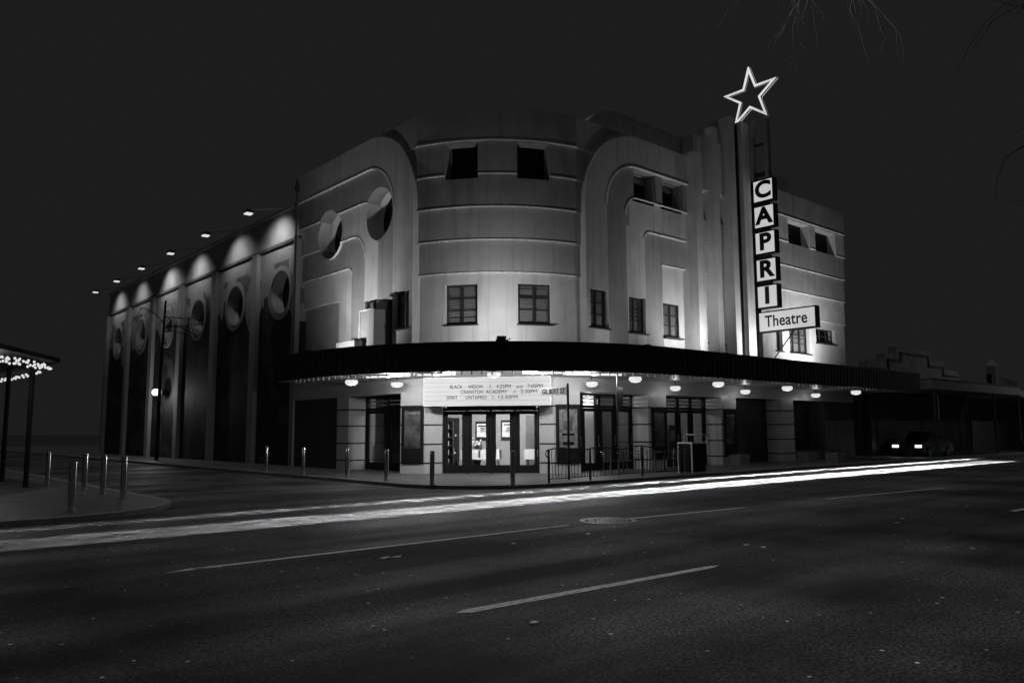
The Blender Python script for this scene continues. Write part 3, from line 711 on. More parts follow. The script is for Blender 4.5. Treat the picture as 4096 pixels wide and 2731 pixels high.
light('POINT', 'wall_lamp_light', (15.5,52.4,4.0), 80, t, shadow_soft_size=.1)
# lobby lamps
for i, (x, y, e) in enumerate(((20.2,23.6,60),(24.0,22.6,60),(28.0,23.0,50),(19.2,27.2,8))):
    t = thing('lobby_lamp', ['round ceiling lamp behind the middle entrance doors','round ceiling lamp behind the doors right of the entrance','round ceiling lamp behind the farthest glazed doors','round ceiling lamp behind the left door'][i], 'lamp', (x,y,3.0), 'lamps in the lobby')
    MB().lathe([(.05,0),(.05,-.05),(.16,-.06),(.16,-.1)], (x,y,2.999), 14).build('shade', bulb_on, t)
    light('POINT', 'lobby_light', (x,y,2.75), e, t, shadow_soft_size=.15)

t = thing('lobby_lamp', 'ceiling spotlight just inside the middle entrance doors', 'lamp', (19.3,23.0,3.0), 'lamps in the lobby')
MB().lathe([(.05,0),(.05,-.06),(.09,-.07),(.09,-.16)], (19.3,23.0,2.999), 14).build('shade', white, t)
light('SPOT', 'lobby_light', (19.3,23.0,2.8), 2400, t, target=(21.4,25.6,1.5), spot_size=math.radians(130), spot_blend=.6, shadow_soft_size=.15)
# ------------------------------------------------------------ lobby contents
LW = lambda s: Vector((19.2,28.2))+(Vector((24.3,22.6))-Vector((19.2,28.2))).normalized()*s
dl = (Vector((24.3,22.6))-Vector((19.2,28.2))).normalized(); nl = Vector((-dl.y,dl.x))
for s, z0, z1, wd, lb in ((2.9,1.15,1.95,.62,'dark framed notice with a pale top, seen through the second door leaf'),(4.0,1.15,2.0,.66,'dark framed notice with a pale sheet, seen through the third door leaf'),(5.1,1.15,1.9,.6,'framed notice on the lobby wall behind the right door leaf')):
    t = thing('framed_notice', lb, 'picture', (*LW(s),z0), 'framed notices in the lobby')
    MB().obox(tuple(LW(s-wd/2)),tuple(LW(s+wd/2)),z0,z1,.04,-.05).build('frame', black, t)
    MB().obox(tuple(LW(s-wd/2+.06)),tuple(LW(s+wd/2-.06)),z0+.15,z1-.1,.006,-.06).build('sheet', poster_l, t)
    MB().obox(tuple(LW(s-.1)),tuple(LW(s+.12)),z0+.34,z0+.56,.004,-.066).build('printed_block', poster_d, t)
    MB().obox(tuple(LW(s-.2)),tuple(LW(s+.2)),z1-.22,z1-.16,.004,-.066).build('printed_line', black, t)
hp = []
for i in range(24):
    a = 2*PI*i/24; hx = 16*math.sin(a)**3; hy = 13*math.cos(a)-5*math.cos(2*a)-2*math.cos(3*a)-math.cos(4*a); hp.append((hx*.009, hy*.009))
q = LW(3.15)-nl*.08
vs = [(q.x+dl.x*a, q.y+dl.y*a, 2.3+b_) for a,b_ in hp]; vs += [(x-nl.x*.02,y-nl.y*.02,z) for x,y,z in vs]
tag(mesh_obj('heart_ornament', vs, [tuple(range(24)), tuple(range(24,48))[::-1]]+[(i,(i+1)%24,24+(i+1)%24,24+i) for i in range(24)], black), 'black heart ornament on the lobby wall above a framed notice', 'ornament')
def table(x, y, lb):
    t = thing('display_table', lb, 'table', (x,y,0), 'cloth covered tables in the lobby')
    a = Vector((x,y)); MB().obox(tuple(a-dl*.75),tuple(a+dl*.75),.78,.8,.7).build('tabletop', wood, t)
    MB().obox(tuple(a-dl*.78),tuple(a+dl*.78),.42,.805,.74,-.02).build('table_cloth', cloth, t)
    b = MB()
    for sx_ in (-.7,.66):
        for o_ in (.04,.6): b.obox(tuple(a+dl*sx_),tuple(a+dl*(sx_+.04)),0,.42,.04,o_)
    b.build('leg', dark, t)
table(19.9,24.7,'table under a pale cloth seen through the third door leaf'); table(21.7,22.9,'table under a pale cloth behind the right door leaf')
for i, (x, y) in enumerate(((19.8,24.5),(20.2,24.1),(21.6,22.7))):
    t = thing('bottle', 'dark bottle on the cloth covered lobby table, %s' % ['left one','middle one','on the right table'][i], 'bottle', (x,y,.805), 'bottles on the lobby tables')
    MB().lathe([(.035,0),(.035,.18),(.012,.25),(.012,.3)], (x,y,.806), 10).build('body', black, t)
    MB().lathe([(.015,.3),(.015,.33)], (x,y,.807), 8).build('cap', steel, t)
t = thing('snack_stand', 'dark rack of small pale packets just inside the left door leaf', 'stand', (18.4,24.9,0))
MB().box((18.2,24.7,0),(18.25,25.2,1.9)).box((18.55,24.7,0),(18.6,25.2,1.9)).build('upright', dark, t)
b = MB()
for k in range(5):
    b.box((18.25,24.7,.3+k*.33),(18.55,25.2,.32+k*.33))
b.build('shelf', dark, t); b = MB()
for k in range(5):
    for j in range(4): b.box((18.24,24.74+j*.12,.32+k*.33),(18.4,24.8+j*.12,.48+k*.33+.03*random.random()))
b.build('packet', poster_l, t)

t = thing('display_cabinet', 'black glazed cabinet with small bright items behind the left entrance leaf', 'cabinet', (*LW(1.2),0))
MB().obox(tuple(LW(.55)),tuple(LW(1.9)),0,2.1,.5,-.56).build('case', black, t)
b = MB()
for k in range(26):
    a = .62+random.random()*1.2; z = .4+random.random()*1.6; b.obox(tuple(LW(a)),tuple(LW(a+.03+.06*random.random())),z,z+.03+.1*random.random(),.01,-.58)
b.build('item', poster_l, t)
t = thing('dark_screen', 'dark folding screen behind the right entrance leaf', 'screen', (*LW(5.6),0))
MB().obox(tuple(LW(4.75)),tuple(LW(5.45)),0,2.2,.05,-.3).obox(tuple(LW(5.47)),tuple(LW(6.6)),0,2.2,.05,-.36).build('panel', wood, t)
t = thing('flower_vase', 'round bunch of pale flowers in a dark vase behind the second door leaf', 'flowers', (*LW(2.9),.8))
q = LW(2.75)-nl*.5
MB().lathe([(.1,0),(.16,.5),(.08,.95)], (q.x,q.y,0), 10).build('vase', black, t)
b = MB()
for k in range(14):
    c = Vector((q.x+random.uniform(-.2,.2), q.y+random.uniform(-.2,.2), 1.05+random.uniform(-.1,.2))); b.lathe([(.01,-.05),(.05,0),(.01,.05)], tuple(c), 6)
b.build('blossom', poster_l, t)
for i, (x, y, w_) in enumerate(((23.2,22.9,.7),(24.6,23.4,.5),(27.6,23.2,.8),(29.3,22.6,.6),(19.0,27.6,.8))):
    t = thing('display_stand', 'dark free standing display %s' % ['behind the first leaf right of the entrance','behind the third leaf right of the entrance','behind the farther glazed doors, left','behind the farther glazed doors, right','behind the left glazed door'][i], 'stand', (x,y,0), 'display stands in the lobby')
    MB().box((x,y,0),(x+w_,y+.1,1.7+.2*random.random())).build('board', wood, t)
    MB().box((x+.08,y-.012,1.05),(x+w_-.08,y-.001,1.55)).build('sheet', poster_l, t)
    MB().box((x,y-.2,0),(x+w_,y-.001,.05)).build('foot', dark, t)
# ------------------------------------------------------------ poster cases
def poster_case(p, q, z0, z1, m, lb, pale):
    p = Vector(p); q = Vector(q); d = (q-p).normalized(); L_ = (q-p).length; P = lambda s: tuple(p+d*s)
    n = Vector((-d.y,d.x))
    t = thing('poster_case', lb, 'poster case', (*((p+q)/2),z0), 'glazed poster cases on the columns')
    f = MB(); f.obox(P(0),P(.09),z0,z1,.1,-.1); f.obox(P(L_-.09),P(L_),z0,z1,.1,-.1); f.obox(P(.09),P(L_-.09),z1-.16,z1,.1,-.1); f.obox(P(.09),P(L_-.09),z0,z0+.5,.1,-.1)
    f.build('frame', black, t)
    MB().obox(P(.1),P(L_-.1),z0+.5,z1-.16,.03,-.05).build('poster', m, t)
    if pale:
        c = p+d*(L_/2)-n*.054
        MB().obox(tuple(p+d*(L_/2-.18)),tuple(p+d*(L_/2+.17)),z0+1.15,z0+1.5,.004,-.056).build('printed_block', poster_d, t)
        MB().obox(tuple(p+d*(L_/2-.25)),tuple(p+d*(L_/2+.25)),z0+.95,z0+1.03,.004,-.056).build('printed_line', black, t)
        MB().obox(tuple(p+d*(L_/2-.22)),tuple(p+d*(L_/2+.22)),z0+.6,z0+.72,.004,-.056).build('printed_line', black, t)
    else:
        MB().obox(tuple(p+d*.13),tuple(p+d*(L_-.13)),z1-.32,z1-.24,.004,-.056).build('printed_line', poster_l, t)
    MB().obox(P(.09),P(L_-.09),z0+.5,z1-.16,.004,-.09).build('glass', glass, t)
poster_case((16.43,25.0),(16.83,24.2),.42,2.5,poster_l if False else poster_d,'black poster case with a dark poster, left of the entrance doors',False)
poster_case((20.2,20.66),(21.05,20.3),.42,2.5,poster_l,'black poster case with a pale poster, right of the entrance doors',True)
poster_case((25.2,20.3),(26.1,20.3),.42,2.45,poster_d,'black poster case on the column right of the railing middle',False)
poster_case((30.25,20.3),(31.15,20.3),.42,2.45,poster_d,'dark poster case on the column behind the litter bin',False)

# ------------------------------------------------------------ roof top equipment
cupb = mat('cupboard_paint', .3, .5); acm = mat('air_conditioner_paint', .2, .5)
AC = thing('air_conditioner', 'white outdoor air conditioner unit on the canopy roof by the side wall', 'air conditioner', (15.9,28.1,4.3))
MB().box((15.7,27.4,4.38),(16.05,28.85,5.15)).build('casing', acm, AC)
MB().box((15.72,27.5,4.3),(16.0,27.56,4.38)).box((15.72,28.6,4.3),(16.0,28.66,4.38)).build('foot', dark, AC)
n = 20; MB().add([(15.69,28.45+.26*math.cos(2*PI*i/n),4.77+.26*math.sin(2*PI*i/n)) for i in range(n)]+[(15.7,28.45+.26*math.cos(2*PI*i/n),4.77+.26*math.sin(2*PI*i/n)) for i in range(n)],[tuple(range(n))]+[(i,(i+1)%n,n+(i+1)%n,n+i) for i in range(n)]).build('fan_grille', grey, AC)
MB().tube([(15.9,27.4,4.7),(15.9,27.25,4.7),(16.0,27.2,4.35)], .025, 6).build('hose', white, AC)
D1 = thing('open_door', 'white plant cupboard with its pale door open onto the canopy roof', 'cupboard', (16.0,26.6,4.3))
MB().box((15.75,26.05,4.3),(16.5,26.55,6.25)).build('cabinet', cupb, D1)
MB().box((16.2,27.0,4.34),(16.25,27.8,6.35)).build('door_leaf', grey, D1)
MB().box((16.15,26.97,4.32),(16.27,27.0,6.4)).box((16.15,27.8,4.32),(16.27,27.84,6.4)).box((16.15,27.0,6.36),(16.27,27.8,6.4)).build('door_frame', white, D1)
BX = thing('junction_box', 'small low black box on the canopy roof edge at the middle of the curve', 'box', (16.0,19.4,4.3))
MB().box((16.15,19.0,4.3),(16.5,19.2,4.46)).build('lid', black, BX)
MB().box((16.1,18.98,4.461),(16.14,19.02,4.51)).box((16.5,18.96,4.461),(16.54,19.0,4.51)).build('handle', black, BX)

# ------------------------------------------------------------ street furniture
def bollard_proto(m, h, r, label, group):
    t = thing('bollard', label, 'bollard', (0,0,0), group)
    MB().lathe([(r,0),(r,h-.03),(r*.9,h-.005),(r*.5,h)], seg=20).build('post', m, t, True)
    MB().lathe([(r+.03,0),(r+.03,.02),(r,.021)], seg=20).build('base_ring', m, t)
    return t
bs = [((13.62,24.1),'bollard at the corner kerb, in front of the left column'),((13.64,21.66),'bollard in front of the left glazed door'),((13.45,18.9),'bollard in front of the left poster case'),((14.84,16.95),'bollard in front of the middle of the entrance doors'),((13.5,27.1),'bollard by the dark plain wall, second from the left of the row'),((13.6,30.5),'slim looking bollard at the far left end of the theatre row')]
pr = bollard_proto(steel, .99, .07, 'x', 'steel bollards along the theatre kerb')
for i, (p, l) in enumerate(bs):
    o = pr if i == 0 else dup(pr, (0,0,0)); o.location = (*p,0); o['label'] = 'grey steel '+l
bl = [((5.42,27.97),'fourth bollard back along the left pavement'),((3.87,17.71),'nearest bollard, at the rounded kerb of the left pavement'),((5.5,23.84),'third bollard back on the left pavement'),((5.53,22.11),'second bollard from the front in the straight row of the left pavement'),((5.58,20.52),'bollard nearest the kerb curve in the straight row of the left pavement'),((5.9,61.1),'far bollard at the back of the left pavement'),((5.8,63.6),'farthest bollard of the left pavement')]
for p, l in bl: dup(pr, (*p,0), None, 'shiny steel '+l, 'steel bollards on the left pavement')
SP = thing('street_sign', 'street name blade reading GILBERT ST on a dark post by the railing', 'street sign', (18.0,17.85,0))
MB().tube([(18.0,17.85,0),(18.0,17.85,3.0)], .04, 12).lathe([(.045,0),(.03,.05)], (18,17.85,3.0), 12).build('post', dark, SP)
MB().box((17.985,17.9,2.69),(18.015,19.1,2.95)).build('name_plate', grey, SP)
text('GILBERT ST', .22, (17.98,18.5,2.82), (0,-1,0), (0,0,1), letter_m, SP, ext=.003, bold=.006, sx=.95)
PS = thing('parking_sign_pole', 'tall thin steel pole with a dark back-to-back parking sign by the railing', 'sign pole', (20.31,17.78,0))
MB().tube([(20.31,17.78,0),(20.31,17.78,3.5)], .032, 12).build('pole', steel, PS)
MB().box((20.16,17.7,2.35),(20.5,17.72,3.0)).build('sign_plate', dark, PS)
RF = thing('railing', 'black wrought iron railing with wavy bars and a scrolled end along the kerb', 'railing', (16.4,17.1,0))
fe = [(16.4,17.1),(18.4,17.3),(21.1,17.42),(23.3,17.42)]
def rail_z(s): return .98+.045*math.sin(s*3.1)
def on(s):
    for a, b_ in zip(fe[:-1], fe[1:]):
        a = Vector(a); b_ = Vector(b_); l = (b_-a).length
        if s <= l: return a+(b_-a)*(s/l)
        s -= l
    return b_
tot = sum((Vector(b_)-Vector(a)).length for a, b_ in zip(fe[:-1], fe[1:]))
MB().tube([(*on(s),rail_z(s)) for s in [tot*i/90 for i in range(91)]], .02, 6).build('top_rail', black, RF)
MB().tube([(*on(s),.12) for s in [tot*i/12 for i in range(13)]], .012, 6).build('bottom_rail', black, RF)
sp_ = [(16.4-.02+.13*(1-t/14)*math.cos(PI/2+t*.5)-.0, 17.1, .98-.13+.13*(1-t/20)*math.sin(PI/2+t*.5)) for t in range(14)]
MB().tube(sp_, .018, 6).build('scroll_end', black, RF)
for p in [(16.4,17.1),(18.4,17.3),(21.1,17.42),(23.3,17.42)]: MB().tube([(*p,0),(*p,.99)], .035, 8).build('post', black, RF)
k = 0; s = .16
while s < tot-.05:
    p = on(s); ph = k*1.3
    MB().tube([(p.x+.025*math.sin(z*6+ph), p.y, z) for z in [.12+(rail_z(s)-.12)*i/8 for i in range(9)]], .01, 5).build('bar', black, RF); s += .155; k += 1
BN = thing('litter_bin', 'dark litter bin cabinet edged with pale trim and a steel hoop on top', 'litter bin', (23.9,17.4,0))
MB().box((23.55,17.15,.05),(24.35,17.75,1.04)).build('cabinet', black, BN)
f = MB()
for y in (17.15,17.75): f.tube([(23.53,y,0),(23.53,y,1.08)], .03, 8)
f.tube([(23.53,17.15,1.08),(23.53,17.75,1.08)], .03, 8); f.tube([(23.53,17.15,1.08),(24.35,17.1,1.08)], .025, 8)
f.build('trim', white, BN)
MB().tube([(23.9,17.75,1.05),(23.9,17.75,1.32),(23.9,17.7,1.37),(23.9,17.2,1.37),(24.0,17.0,1.37),(24.2,16.95,1.32),(24.2,16.95,1.05)], .03, 8).build('hoop', galv, BN)
MB().tube([(23.51,17.4,.1),(23.51,17.4,.85)], .01, 5).tube([(23.51,17.3,.85),(23.51,17.38,.88)], .015, 5).build('door_latch', steel, BN)
def cafe_table(x, y, lb):
    t = thing('cafe_table', lb, 'table', (x,y,0), 'pavement cafe tables')
    MB().lathe([(.32,.72),(.32,.74)], (x,y,0), 20).build('tabletop', steel, t)
    MB().lathe([(.22,0),(.2,.02),(.03,.04),(.03,.72)], (x,y,0), 12).build('pedestal', dark, t)
cafe_table(22.2,19.2,'round steel cafe table behind the left half of the railing'); cafe_table(24.2,18.9,'round steel cafe table behind the railing end')
def chair(x, y, rz, lb):
    t = thing('cafe_chair', lb, 'chair', (x,y,0), 'pavement cafe chairs')
    c, s_ = math.cos(rz), math.sin(rz); R_ = lambda a,b_,z: (x+a*c-b_*s_, y+a*s_+b_*c, z)
    for a, b_ in ((-.2,-.2),(.2,-.2)): MB().tube([R_(a,b_,0),R_(a*.9,b_*.9,.44)], .013, 6).build('leg', steel, t)
    for a, b_ in ((-.2,.2),(.2,.2)): MB().tube([R_(a,b_,0),R_(a*.9,b_*.9,.44),R_(a,b_*1.2,.84)], .013, 6).build('leg', steel, t)
    MB().add([R_(-.2,-.2,.44),R_(.2,-.2,.44),R_(.2,.2,.44),R_(-.2,.2,.44),R_(-.2,-.2,.46),R_(.2,-.2,.46),R_(.2,.2,.46),R_(-.2,.2,.46)],[(0,3,2,1),(4,5,6,7),(0,1,5,4),(1,2,6,5),(2,3,7,6),(3,0,4,7)]).build('seat', dark, t)
    b = MB(); [b.tube([R_(-.19,.2+.03*k,.56+.1*k),R_(.19,.2+.03*k,.56+.1*k)], .012, 5) for k in range(3)]; b.build('backrest', steel, t)
chair(21.6,19.3,PI/2,'metal cafe chair left of the first cafe table'); chair(22.8,19.2,-PI/2,'metal cafe chair right of the first cafe table')
chair(23.6,18.9,PI/2,'metal cafe chair left of the table at the railing end'); chair(24.8,18.9,-PI/2,'metal cafe chair right of the table at the railing end')
for i, (x, y) in enumerate(((30.8,20.0),(35.3,19.2),(35.7,18.0))):
    t = thing('planter_box', 'low pale planter box on the dark pavement, %s' % ['nearest the theatre columns','middle one of three','one closest to the kerb'][i], 'planter', (x,y,0), 'planter boxes under the canopy')
    MB().box((x-.3,y-.3,0),(x+.5,y+.3,.45)).build('box', grey, t)
    b = MB()
    for _ in range(50):
        a = random.random()*2*PI; r = random.random()*.28; h = .45+random.random()*.2; p0 = (x+.1+r*math.cos(a), y+r*math.sin(a), .45)
        b.add([p0,(p0[0]+.03,p0[1],.5),(p0[0]+.05*math.cos(a),p0[1]+.05*math.sin(a),h)],[(0,1,2)])
    b.build('plant', wood, t)

# ------------------------------------------------------------ neighbours
NB = thing('shop_building', 'old shop with a stepped parapet gable, right of the theatre', 'shop', (51,20.3,0))
st = [(44.7,4.0),(44.7,5.48),(46.9,5.5),(46.9,5.98),(48.6,6.0),(48.6,6.48),(53.64,6.48),(53.64,5.95),(55.9,5.95),(55.9,5.4),(58.15,5.4),(58.15,4.0)]
MB().slab(st, fR, 0, .5).build('gable', gable_m, NB)
def offs_line(path, dz):
    b = MB()
    for a, c in zip(path[:-1], path[1:]):
        x0, x1 = sorted((a[0],c[0])); z0, z1 = sorted((a[1],c[1])); b.box((x0-.05,20.22,z0-.07),(x1+.05,20.299,z1+.07))
    return b
offs_line([(45.1,5.0),(47.3,5.0),(47.3,5.6),(49.1,5.6),(49.1,6.1),(53.2,6.1),(53.2,5.5),(55.5,5.5),(55.5,5.0),(57.8,5.0)],0).build('moulding', dull, NB)
MB().box((44.7,20.8,0),(59.4,34,4.9)).build('wall', dull, NB)
MB().box((44.7,20.3,0),(59.4,20.79,3.6)).build('shop_front', dark, NB)
MB().box((45.3,17.0,3.68),(59.4,20.29,4.15)).build('veranda_fascia', gable_m, NB)
MB().box((45.3,16.98,4.16),(59.4,20.29,4.26)).build('veranda_roof', dull, NB)
for x in (45.5,50.1,54.7,59.2): MB().tube([(x,17.15,0),(x,17.15,3.68)], .07, 8).build('veranda_post', dull, NB)
MB().tube([(46.4,17.3,2.0),(46.4,17.3,3.4)], .03, 6).build('bracket', galv, NB)
NC = thing('corner_shop', 'low shop with a small turret beyond the stepped gable, far right', 'shop', (67,20.3,0))
MB().box((60,20.3,0),(76,34,4.6)).build('wall', dull, NC)
MB().slab([(64.6,4.6),(64.6,5.5),(70.3,5.1),(70.3,4.6)], fR, 0, .4).build('gable', gable_m, NC)
MB().box((64.6,20.0,4.6),(65.2,20.6,6.1)).add([(64.6,20.0,6.1),(65.2,20.0,6.1),(65.2,20.6,6.1),(64.6,20.6,6.1),(64.9,20.3,6.6)],[(0,1,4),(1,2,4),(2,3,4),(3,0,4)]).build('turret', gable_m, NC)
MB().box((60,17.2,3.6),(72,20.29,4.05)).build('veranda_fascia', gable_m, NC)
LB = thing('veranda_pub', 'dark corner pub with a veranda strung with fairy lights, far left', 'pub', (0,40,0))
MB().box((-30,36,0),(3.5,60,4.2)).build('wall', black, LB)
MB().prism([(5.2,28.6),(5.4,27.2),(-1,15.5),(-30,15.5),(-30,36),(4.9,36)][::1] if False else [(5.3,26.6),(4.9,36),(-20,36),(-20,26),(3.0,22.6)], 3.66, 3.78).build('veranda_roof', black, LB)
for p in ((4.6,30.5),(4.5,34.5),(4.6,26.6)): MB().tube([(*p,0),(*p,3.66)], .07, 8).build('veranda_post', black, LB)
# fairy lights in two strings
FL = thing('fairy_light_string', 'tangled double string of lit fairy lights along the veranda front', 'fairy lights', (4,25,3.5))
FL2 = thing('fairy_light_string', 'straight string of lit fairy lights along the veranda side', 'fairy lights', (5,34,3.5))
def string(a, b_, n, jit, parent, r):
    a = Vector(a); b_ = Vector(b_); pts_ = []
    for i in range(n):
        t = i/(n-1); p = a.lerp(b_, t)+Vector((random.uniform(-jit,jit),random.uniform(-jit,jit),random.uniform(-jit,jit))); pts_.append(p)
    MB().tube(sorted([tuple(p) for p in pts_], key=lambda q_: (Vector(q_)-a).length), .006, 4).build('wire', dark, parent)
    for p in pts_:
        MB().lathe([(.01,-r),(r*.9,-r*.5),(r*.9,r*.4),(.01,r)], tuple(p), 6).build('bulb', bulb_on, parent)
string((5.2,27.2,3.55),(3.2,23.3,3.42),48,.09,FL,.036)
string((5.35,29.6,3.52),(4.6,38.6,3.5),44,.05,FL2,.042)
light('POINT', 'fairy_glow', (3.4,25.5,3.2), 6, FL, shadow_soft_size=.3)
light('POINT', 'fairy_glow', (3.9,34,3.2), 10, FL2, shadow_soft_size=.5)
# veranda lamp of the pub and a street lamp beside the camera, both just outside the frame
t = thing('veranda_lamp', 'glaring lamp under the pub veranda at the left picture edge', 'lamp', (3.2,24.9,3.6))
MB().tube([(3.2,24.9,3.66),(3.2,24.9,3.3)], .02, 6).build('stem', dark, t)
MB().lathe([(.06,.1),(.14,0),(.06,-.1)], (3.2,24.9,3.2), 10).build('globe', bulb_on, t)
light('POINT', 'lamp_light', (3.2,24.9,3.0), 24, t, shadow_soft_size=.1)
SLP = Vector((11.5,-2.4,0))
t = thing('street_lamp', 'tall street lamp on the near pavement, outside the right of the frame', 'street lamp', tuple(SLP))
MB().tube([SLP, SLP+Vector((0,0,9.5)), SLP+Vector((-.2,.8,10)), SLP+Vector((-.5,2.2,10.1))], [.09,.06,.05,.04], 10).build('pole', galv, t)
MB().box((SLP.x-.7,SLP.y+2.1,10.0),(SLP.x-.4,SLP.y+2.9,10.14)).build('head', dark, t)
MB().box((SLP.x-.66,SLP.y+2.2,9.985),(SLP.x-.44,SLP.y+2.8,9.999)).build('lens', bulb_on, t)
light('SPOT', 'street_light', (SLP.x-.55,SLP.y+2.5,9.95), 560, t, target=(6.0,5.5,0), spot_size=math.radians(92), spot_blend=1., shadow_soft_size=.12)
t = thing('street_lamp', 'street lamp across the road from the gabled shop, outside the right of the frame', 'street lamp', (64,7,0))
MB().tube([(64,7,0),(64,7,8),(63.6,8,8.3)], [.09,.06,.04], 10).build('pole', galv, t)
MB().box((63.4,7.8,8.2),(63.7,8.5,8.32)).build('head', dark, t)
MB().box((63.45,7.9,8.185),(63.65,8.4,8.199)).build('lens', bulb_on, t)
light('SPOT', 'street_light', (63.5,8.2,8.1), 380, t, target=(55,20,4), spot_size=math.radians(110), spot_blend=1., shadow_soft_size=.12)
# ------------------------------------------------------------ cars
def car(x, y, rot, lb, lights=True):
    t = thing('parked_car', lb, 'car', (0,0,0), 'cars with headlights on')
    L2, W2 = 2.15, .87
    prof = [(-L2,.32),(-L2,.72),(-L2+.12,.92),(-.95,1.02),(.75,1.0),(L2-.25,.9),(L2,.66),(L2,.32)]   # +x is the bonnet
    def loft(prof, w0, w1, zc): 
        b = MB(); n = len(prof)
        vs = []
        for s_ in (-1,1):
            for X_, Z_ in prof: vs.append((X_*(1 if Z_ < .8 else .985), s_*(w0 if Z_ < .8 else w1), Z_))
        b.add(vs, [tuple(range(n))[::-1], tuple(range(n,2*n))]+[(i,(i+1)%n,n+(i+1)%n,n+i) for i in range(n)]); return b
    body_ = loft(prof, W2, W2-.06, 0).build('body', carp, t, True)
    loft([(-1.5,1.0),(-1.05,1.42),(.25,1.44),(.95,1.0)], .8, .62, 0).build('windows', glass_d if False else black, t, True)
    loft([(-1.1,1.425),(-1.0,1.47),(.2,1.48),(.3,1.43)], .6, .6, 0).build('roof', carp, t)
    for X_ in (-1.3,1.32):
        for s_ in (-1,1):
            wv = MB(); n = 20
            vs = [(X_+.32*math.cos(2*PI*i/n), s_*(W2-.16), .32+.32*math.sin(2*PI*i/n)) for i in range(n)]+[(X_+.32*math.cos(2*PI*i/n), s_*(W2+.02), .32+.32*math.sin(2*PI*i/n)) for i in range(n)]
            wv.add(vs, [tuple(range(n)), tuple(range(n,2*n))[::-1]]+[(i,(i+1)%n,n+(i+1)%n,n+i) for i in range(n)]); wo = sub(wv.build('wheel', rubber, t))
            vs = [(X_+.19*math.cos(2*PI*i/n), s_*(W2+.03), .32+.19*math.sin(2*PI*i/n)) for i in range(n)]
            mesh_obj('rim', vs, [tuple(range(n))], steel, wo)
    for s_ in (-1,1):
        MB().box((L2-.02,s_*.62-.17,.6),(L2+.03,s_*.62+.17,.74)).build('headlight', head_on, t)
        MB().box((-L2-.02,s_*.65-.14,.68),(-L2+.02,s_*.65+.14,.82)).build('tail_light', dull, t)
    if lights:
        for s_, bm_ in [(a_, b_) for a_ in (-1,1) for b_ in lights]:
            d = bpy.data.lights.new('trail_beam', 'AREA'); d.energy = bm_[0]; d.shape = 'RECTANGLE'; d.size = bm_[4]; d.size_y = .55; d.spread = math.radians(bm_[1])  # tall, tightly focused lamp added to lay a trail-like band of light on the road
            o = bpy.data.objects.new('trail_beam', d); col.objects.link(o); o.location = (L2+.05, s_*bm_[4]*.56, bm_[3]); o.parent = t
            o.rotation_euler = Vector((1,0,-math.tan(math.radians(bm_[2])))).to_track_quat('-Z', 'Y').to_euler()
    t.location = (x,y,-.1); t.rotation_euler = (0,0,rot); return t
car(54.0,14.0,PI,'dark car added unseen past the right edge to lay the near light trail',((24,.4,1.2,.42,.62),(115,.4,.95,.5,.62)))  # unseen cars added to carry the beams that draw the light trails
car(61.0,16.05,PI,'dark car added unseen past the right edge to lay the kerb-side light trail',((16,.35,1.1,.5,.26),(52,.35,.91,.55,.28)))
car(48.0,18.9,PI,'dark car parked on the forecourt beyond the theatre, headlights glowing',False)

# ------------------------------------------------------------ trees
def tree(name, label, base, limbs, m, leaves=0, lm=None):
    t = thing(name, label, 'tree', base)
    tr = MB(); tw = MB(); tips = []
    for pts_, r0, r1, kind in limbs:
        n = len(pts_); tr_ = tr if kind == 'trunk' else tw
        tr_.tube(pts_, [r0+(r1-r0)*i/(n-1) for i in range(n)], 6, False)
    tr.build('trunk', m, t)
    if tw.v: tw.build('twigs', m, t)
    return t
def twig(p, d, L_, r, depth, out, droop=.25):
    p = Vector(p); d = Vector(d).normalized(); pts_ = [p.copy()]; n = 6
    for i in range(n):
        d = (d+Vector((random.uniform(-.22,.22),random.uniform(-.22,.22),random.uniform(-.2,.16)-droop*.12))).normalized()
        p = p+d*L_/n; pts_.append(p.copy())
        if depth > 0 and i > 0 and random.random() < .75:
            e = (d+Vector((random.uniform(-.8,.8),random.uniform(-.8,.8),random.uniform(-.9,.3)))).normalized()
            twig(p, e, L_*random.uniform(.4,.65), r*.55, depth-1, out, droop)
    out.append((pts_, r, r*.45, 'twig'))
fw = Vector((.655,.748,0)); rt = Vector((.7524,-.6587,0))
def cp(fwd, right, z): q = fw*fwd+rt*right; return Vector((q.x,q.y,z))
limbs = []
tb = cp(3.5,9.5,0)
limbs.append(([tb, cp(3.6,9.4,3), cp(4.2,8.6,6), cp(5,7.6,8.5), cp(6.2,6.2,10.2)], .3, .12, 'trunk'))
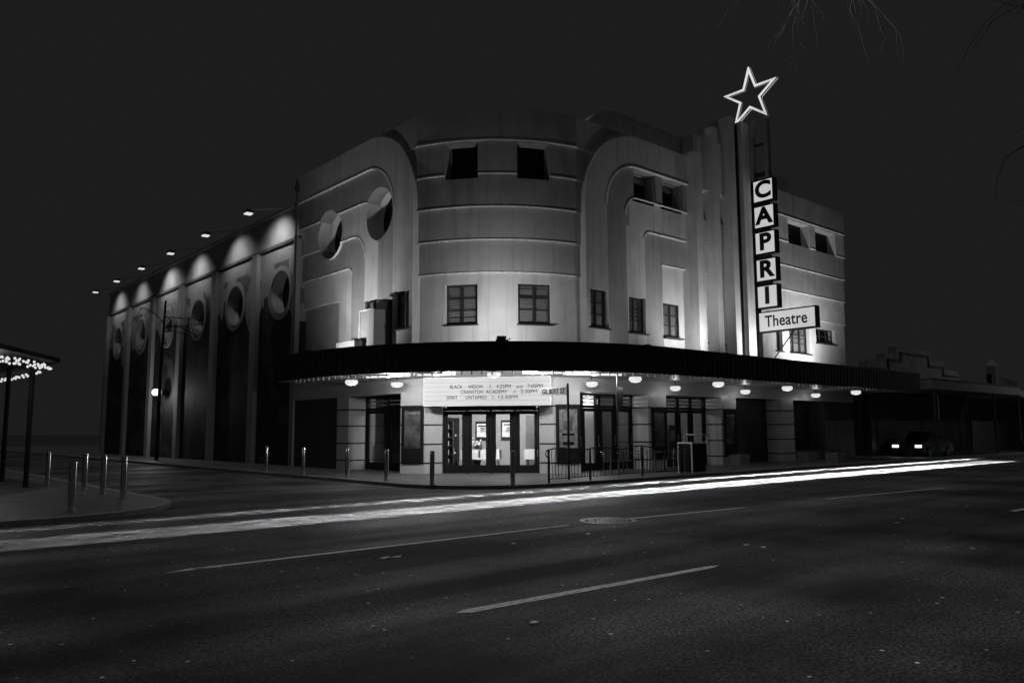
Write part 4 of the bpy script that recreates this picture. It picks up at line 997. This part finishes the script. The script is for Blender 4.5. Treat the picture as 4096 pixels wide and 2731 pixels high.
limbs.append(([cp(5,7.6,8.5), cp(7,6.2,9.2), cp(8.6,4.6,9.3), cp(9.6,3.6,8.6)], .1, .03, 'trunk'))
for fwd, r_, z, L_, dr in ((9.4,3.1,7.9,1.5,1),(9.6,3.4,8.2,1.6,1),(9.5,3.8,7.8,1.5,1),(9.6,4.1,8.3,2.3,1),(9.7,4.5,8.0,1.6,1),(9.4,3.3,8.3,1.5,.8)):
    limbs.append(([cp(9.6,3.6,8.6), Vector(cp(fwd,r_,z))], .03, .014, 'twig'))
    twig(cp(fwd,r_,z), (random.uniform(-.5,.5),random.uniform(-.5,.5),-1), L_*.68, .011, 2, limbs, 1)
tree('street_tree', 'bare pale twigs of a street tree hanging into the top right of the sky', tuple(tb), limbs, bark)
limbs = []; tb = cp(12,12.5,0)
limbs.append(([tb, cp(12,12.6,4), cp(12.4,12.2,8), cp(13,11.6,10)], .25, .08, 'trunk'))
for k in range(12):
    z = 4.8+k*.5; twig(cp(12.1+k*.05,12.3-k*.03,z), (random.uniform(-1,.2)*rt.x+random.uniform(-.4,.4), random.uniform(-1,.2)*rt.y+random.uniform(-.4,.4), random.uniform(-.1,.5)), 2.3, .02, 2, limbs, .3)
LT = tree('street_tree', 'thin dark street tree just beyond the right edge, its twigs crossing the night sky', tuple(tb), limbs, mat('dark_bark', .06, .8))
b = MB()
for pts_, r0, r1, k_ in limbs[::5]:
    p = pts_[-1]
    if k_ == 'twig' and random.random() < .35: b.add([p+Vector((0,0,.0)),p+Vector((.07,.03,-.02)),p+Vector((.1,-.02,.01)),p+Vector((.05,-.05,0))],[(0,1,2,3)])
b.build('leaves', leafm, LT)
limbs = []; tb = Vector((14.6,47.5,0))
limbs.append(([tb,(14.6,47.5,5),(14.7,47.4,9.2)], .12, .05, 'trunk'))
for k in range(6): twig((14.65,47.45,7.4+k*.16), (random.uniform(-.2,.5),random.uniform(-1.2,.2),random.uniform(-.1,.4)), 2.6, .03, 1, limbs, .4)
tree('street_tree', 'bare dark tree silhouetted against the third lit bay of the side wall', tuple(tb), limbs, mat('black_bark', .03, .9))
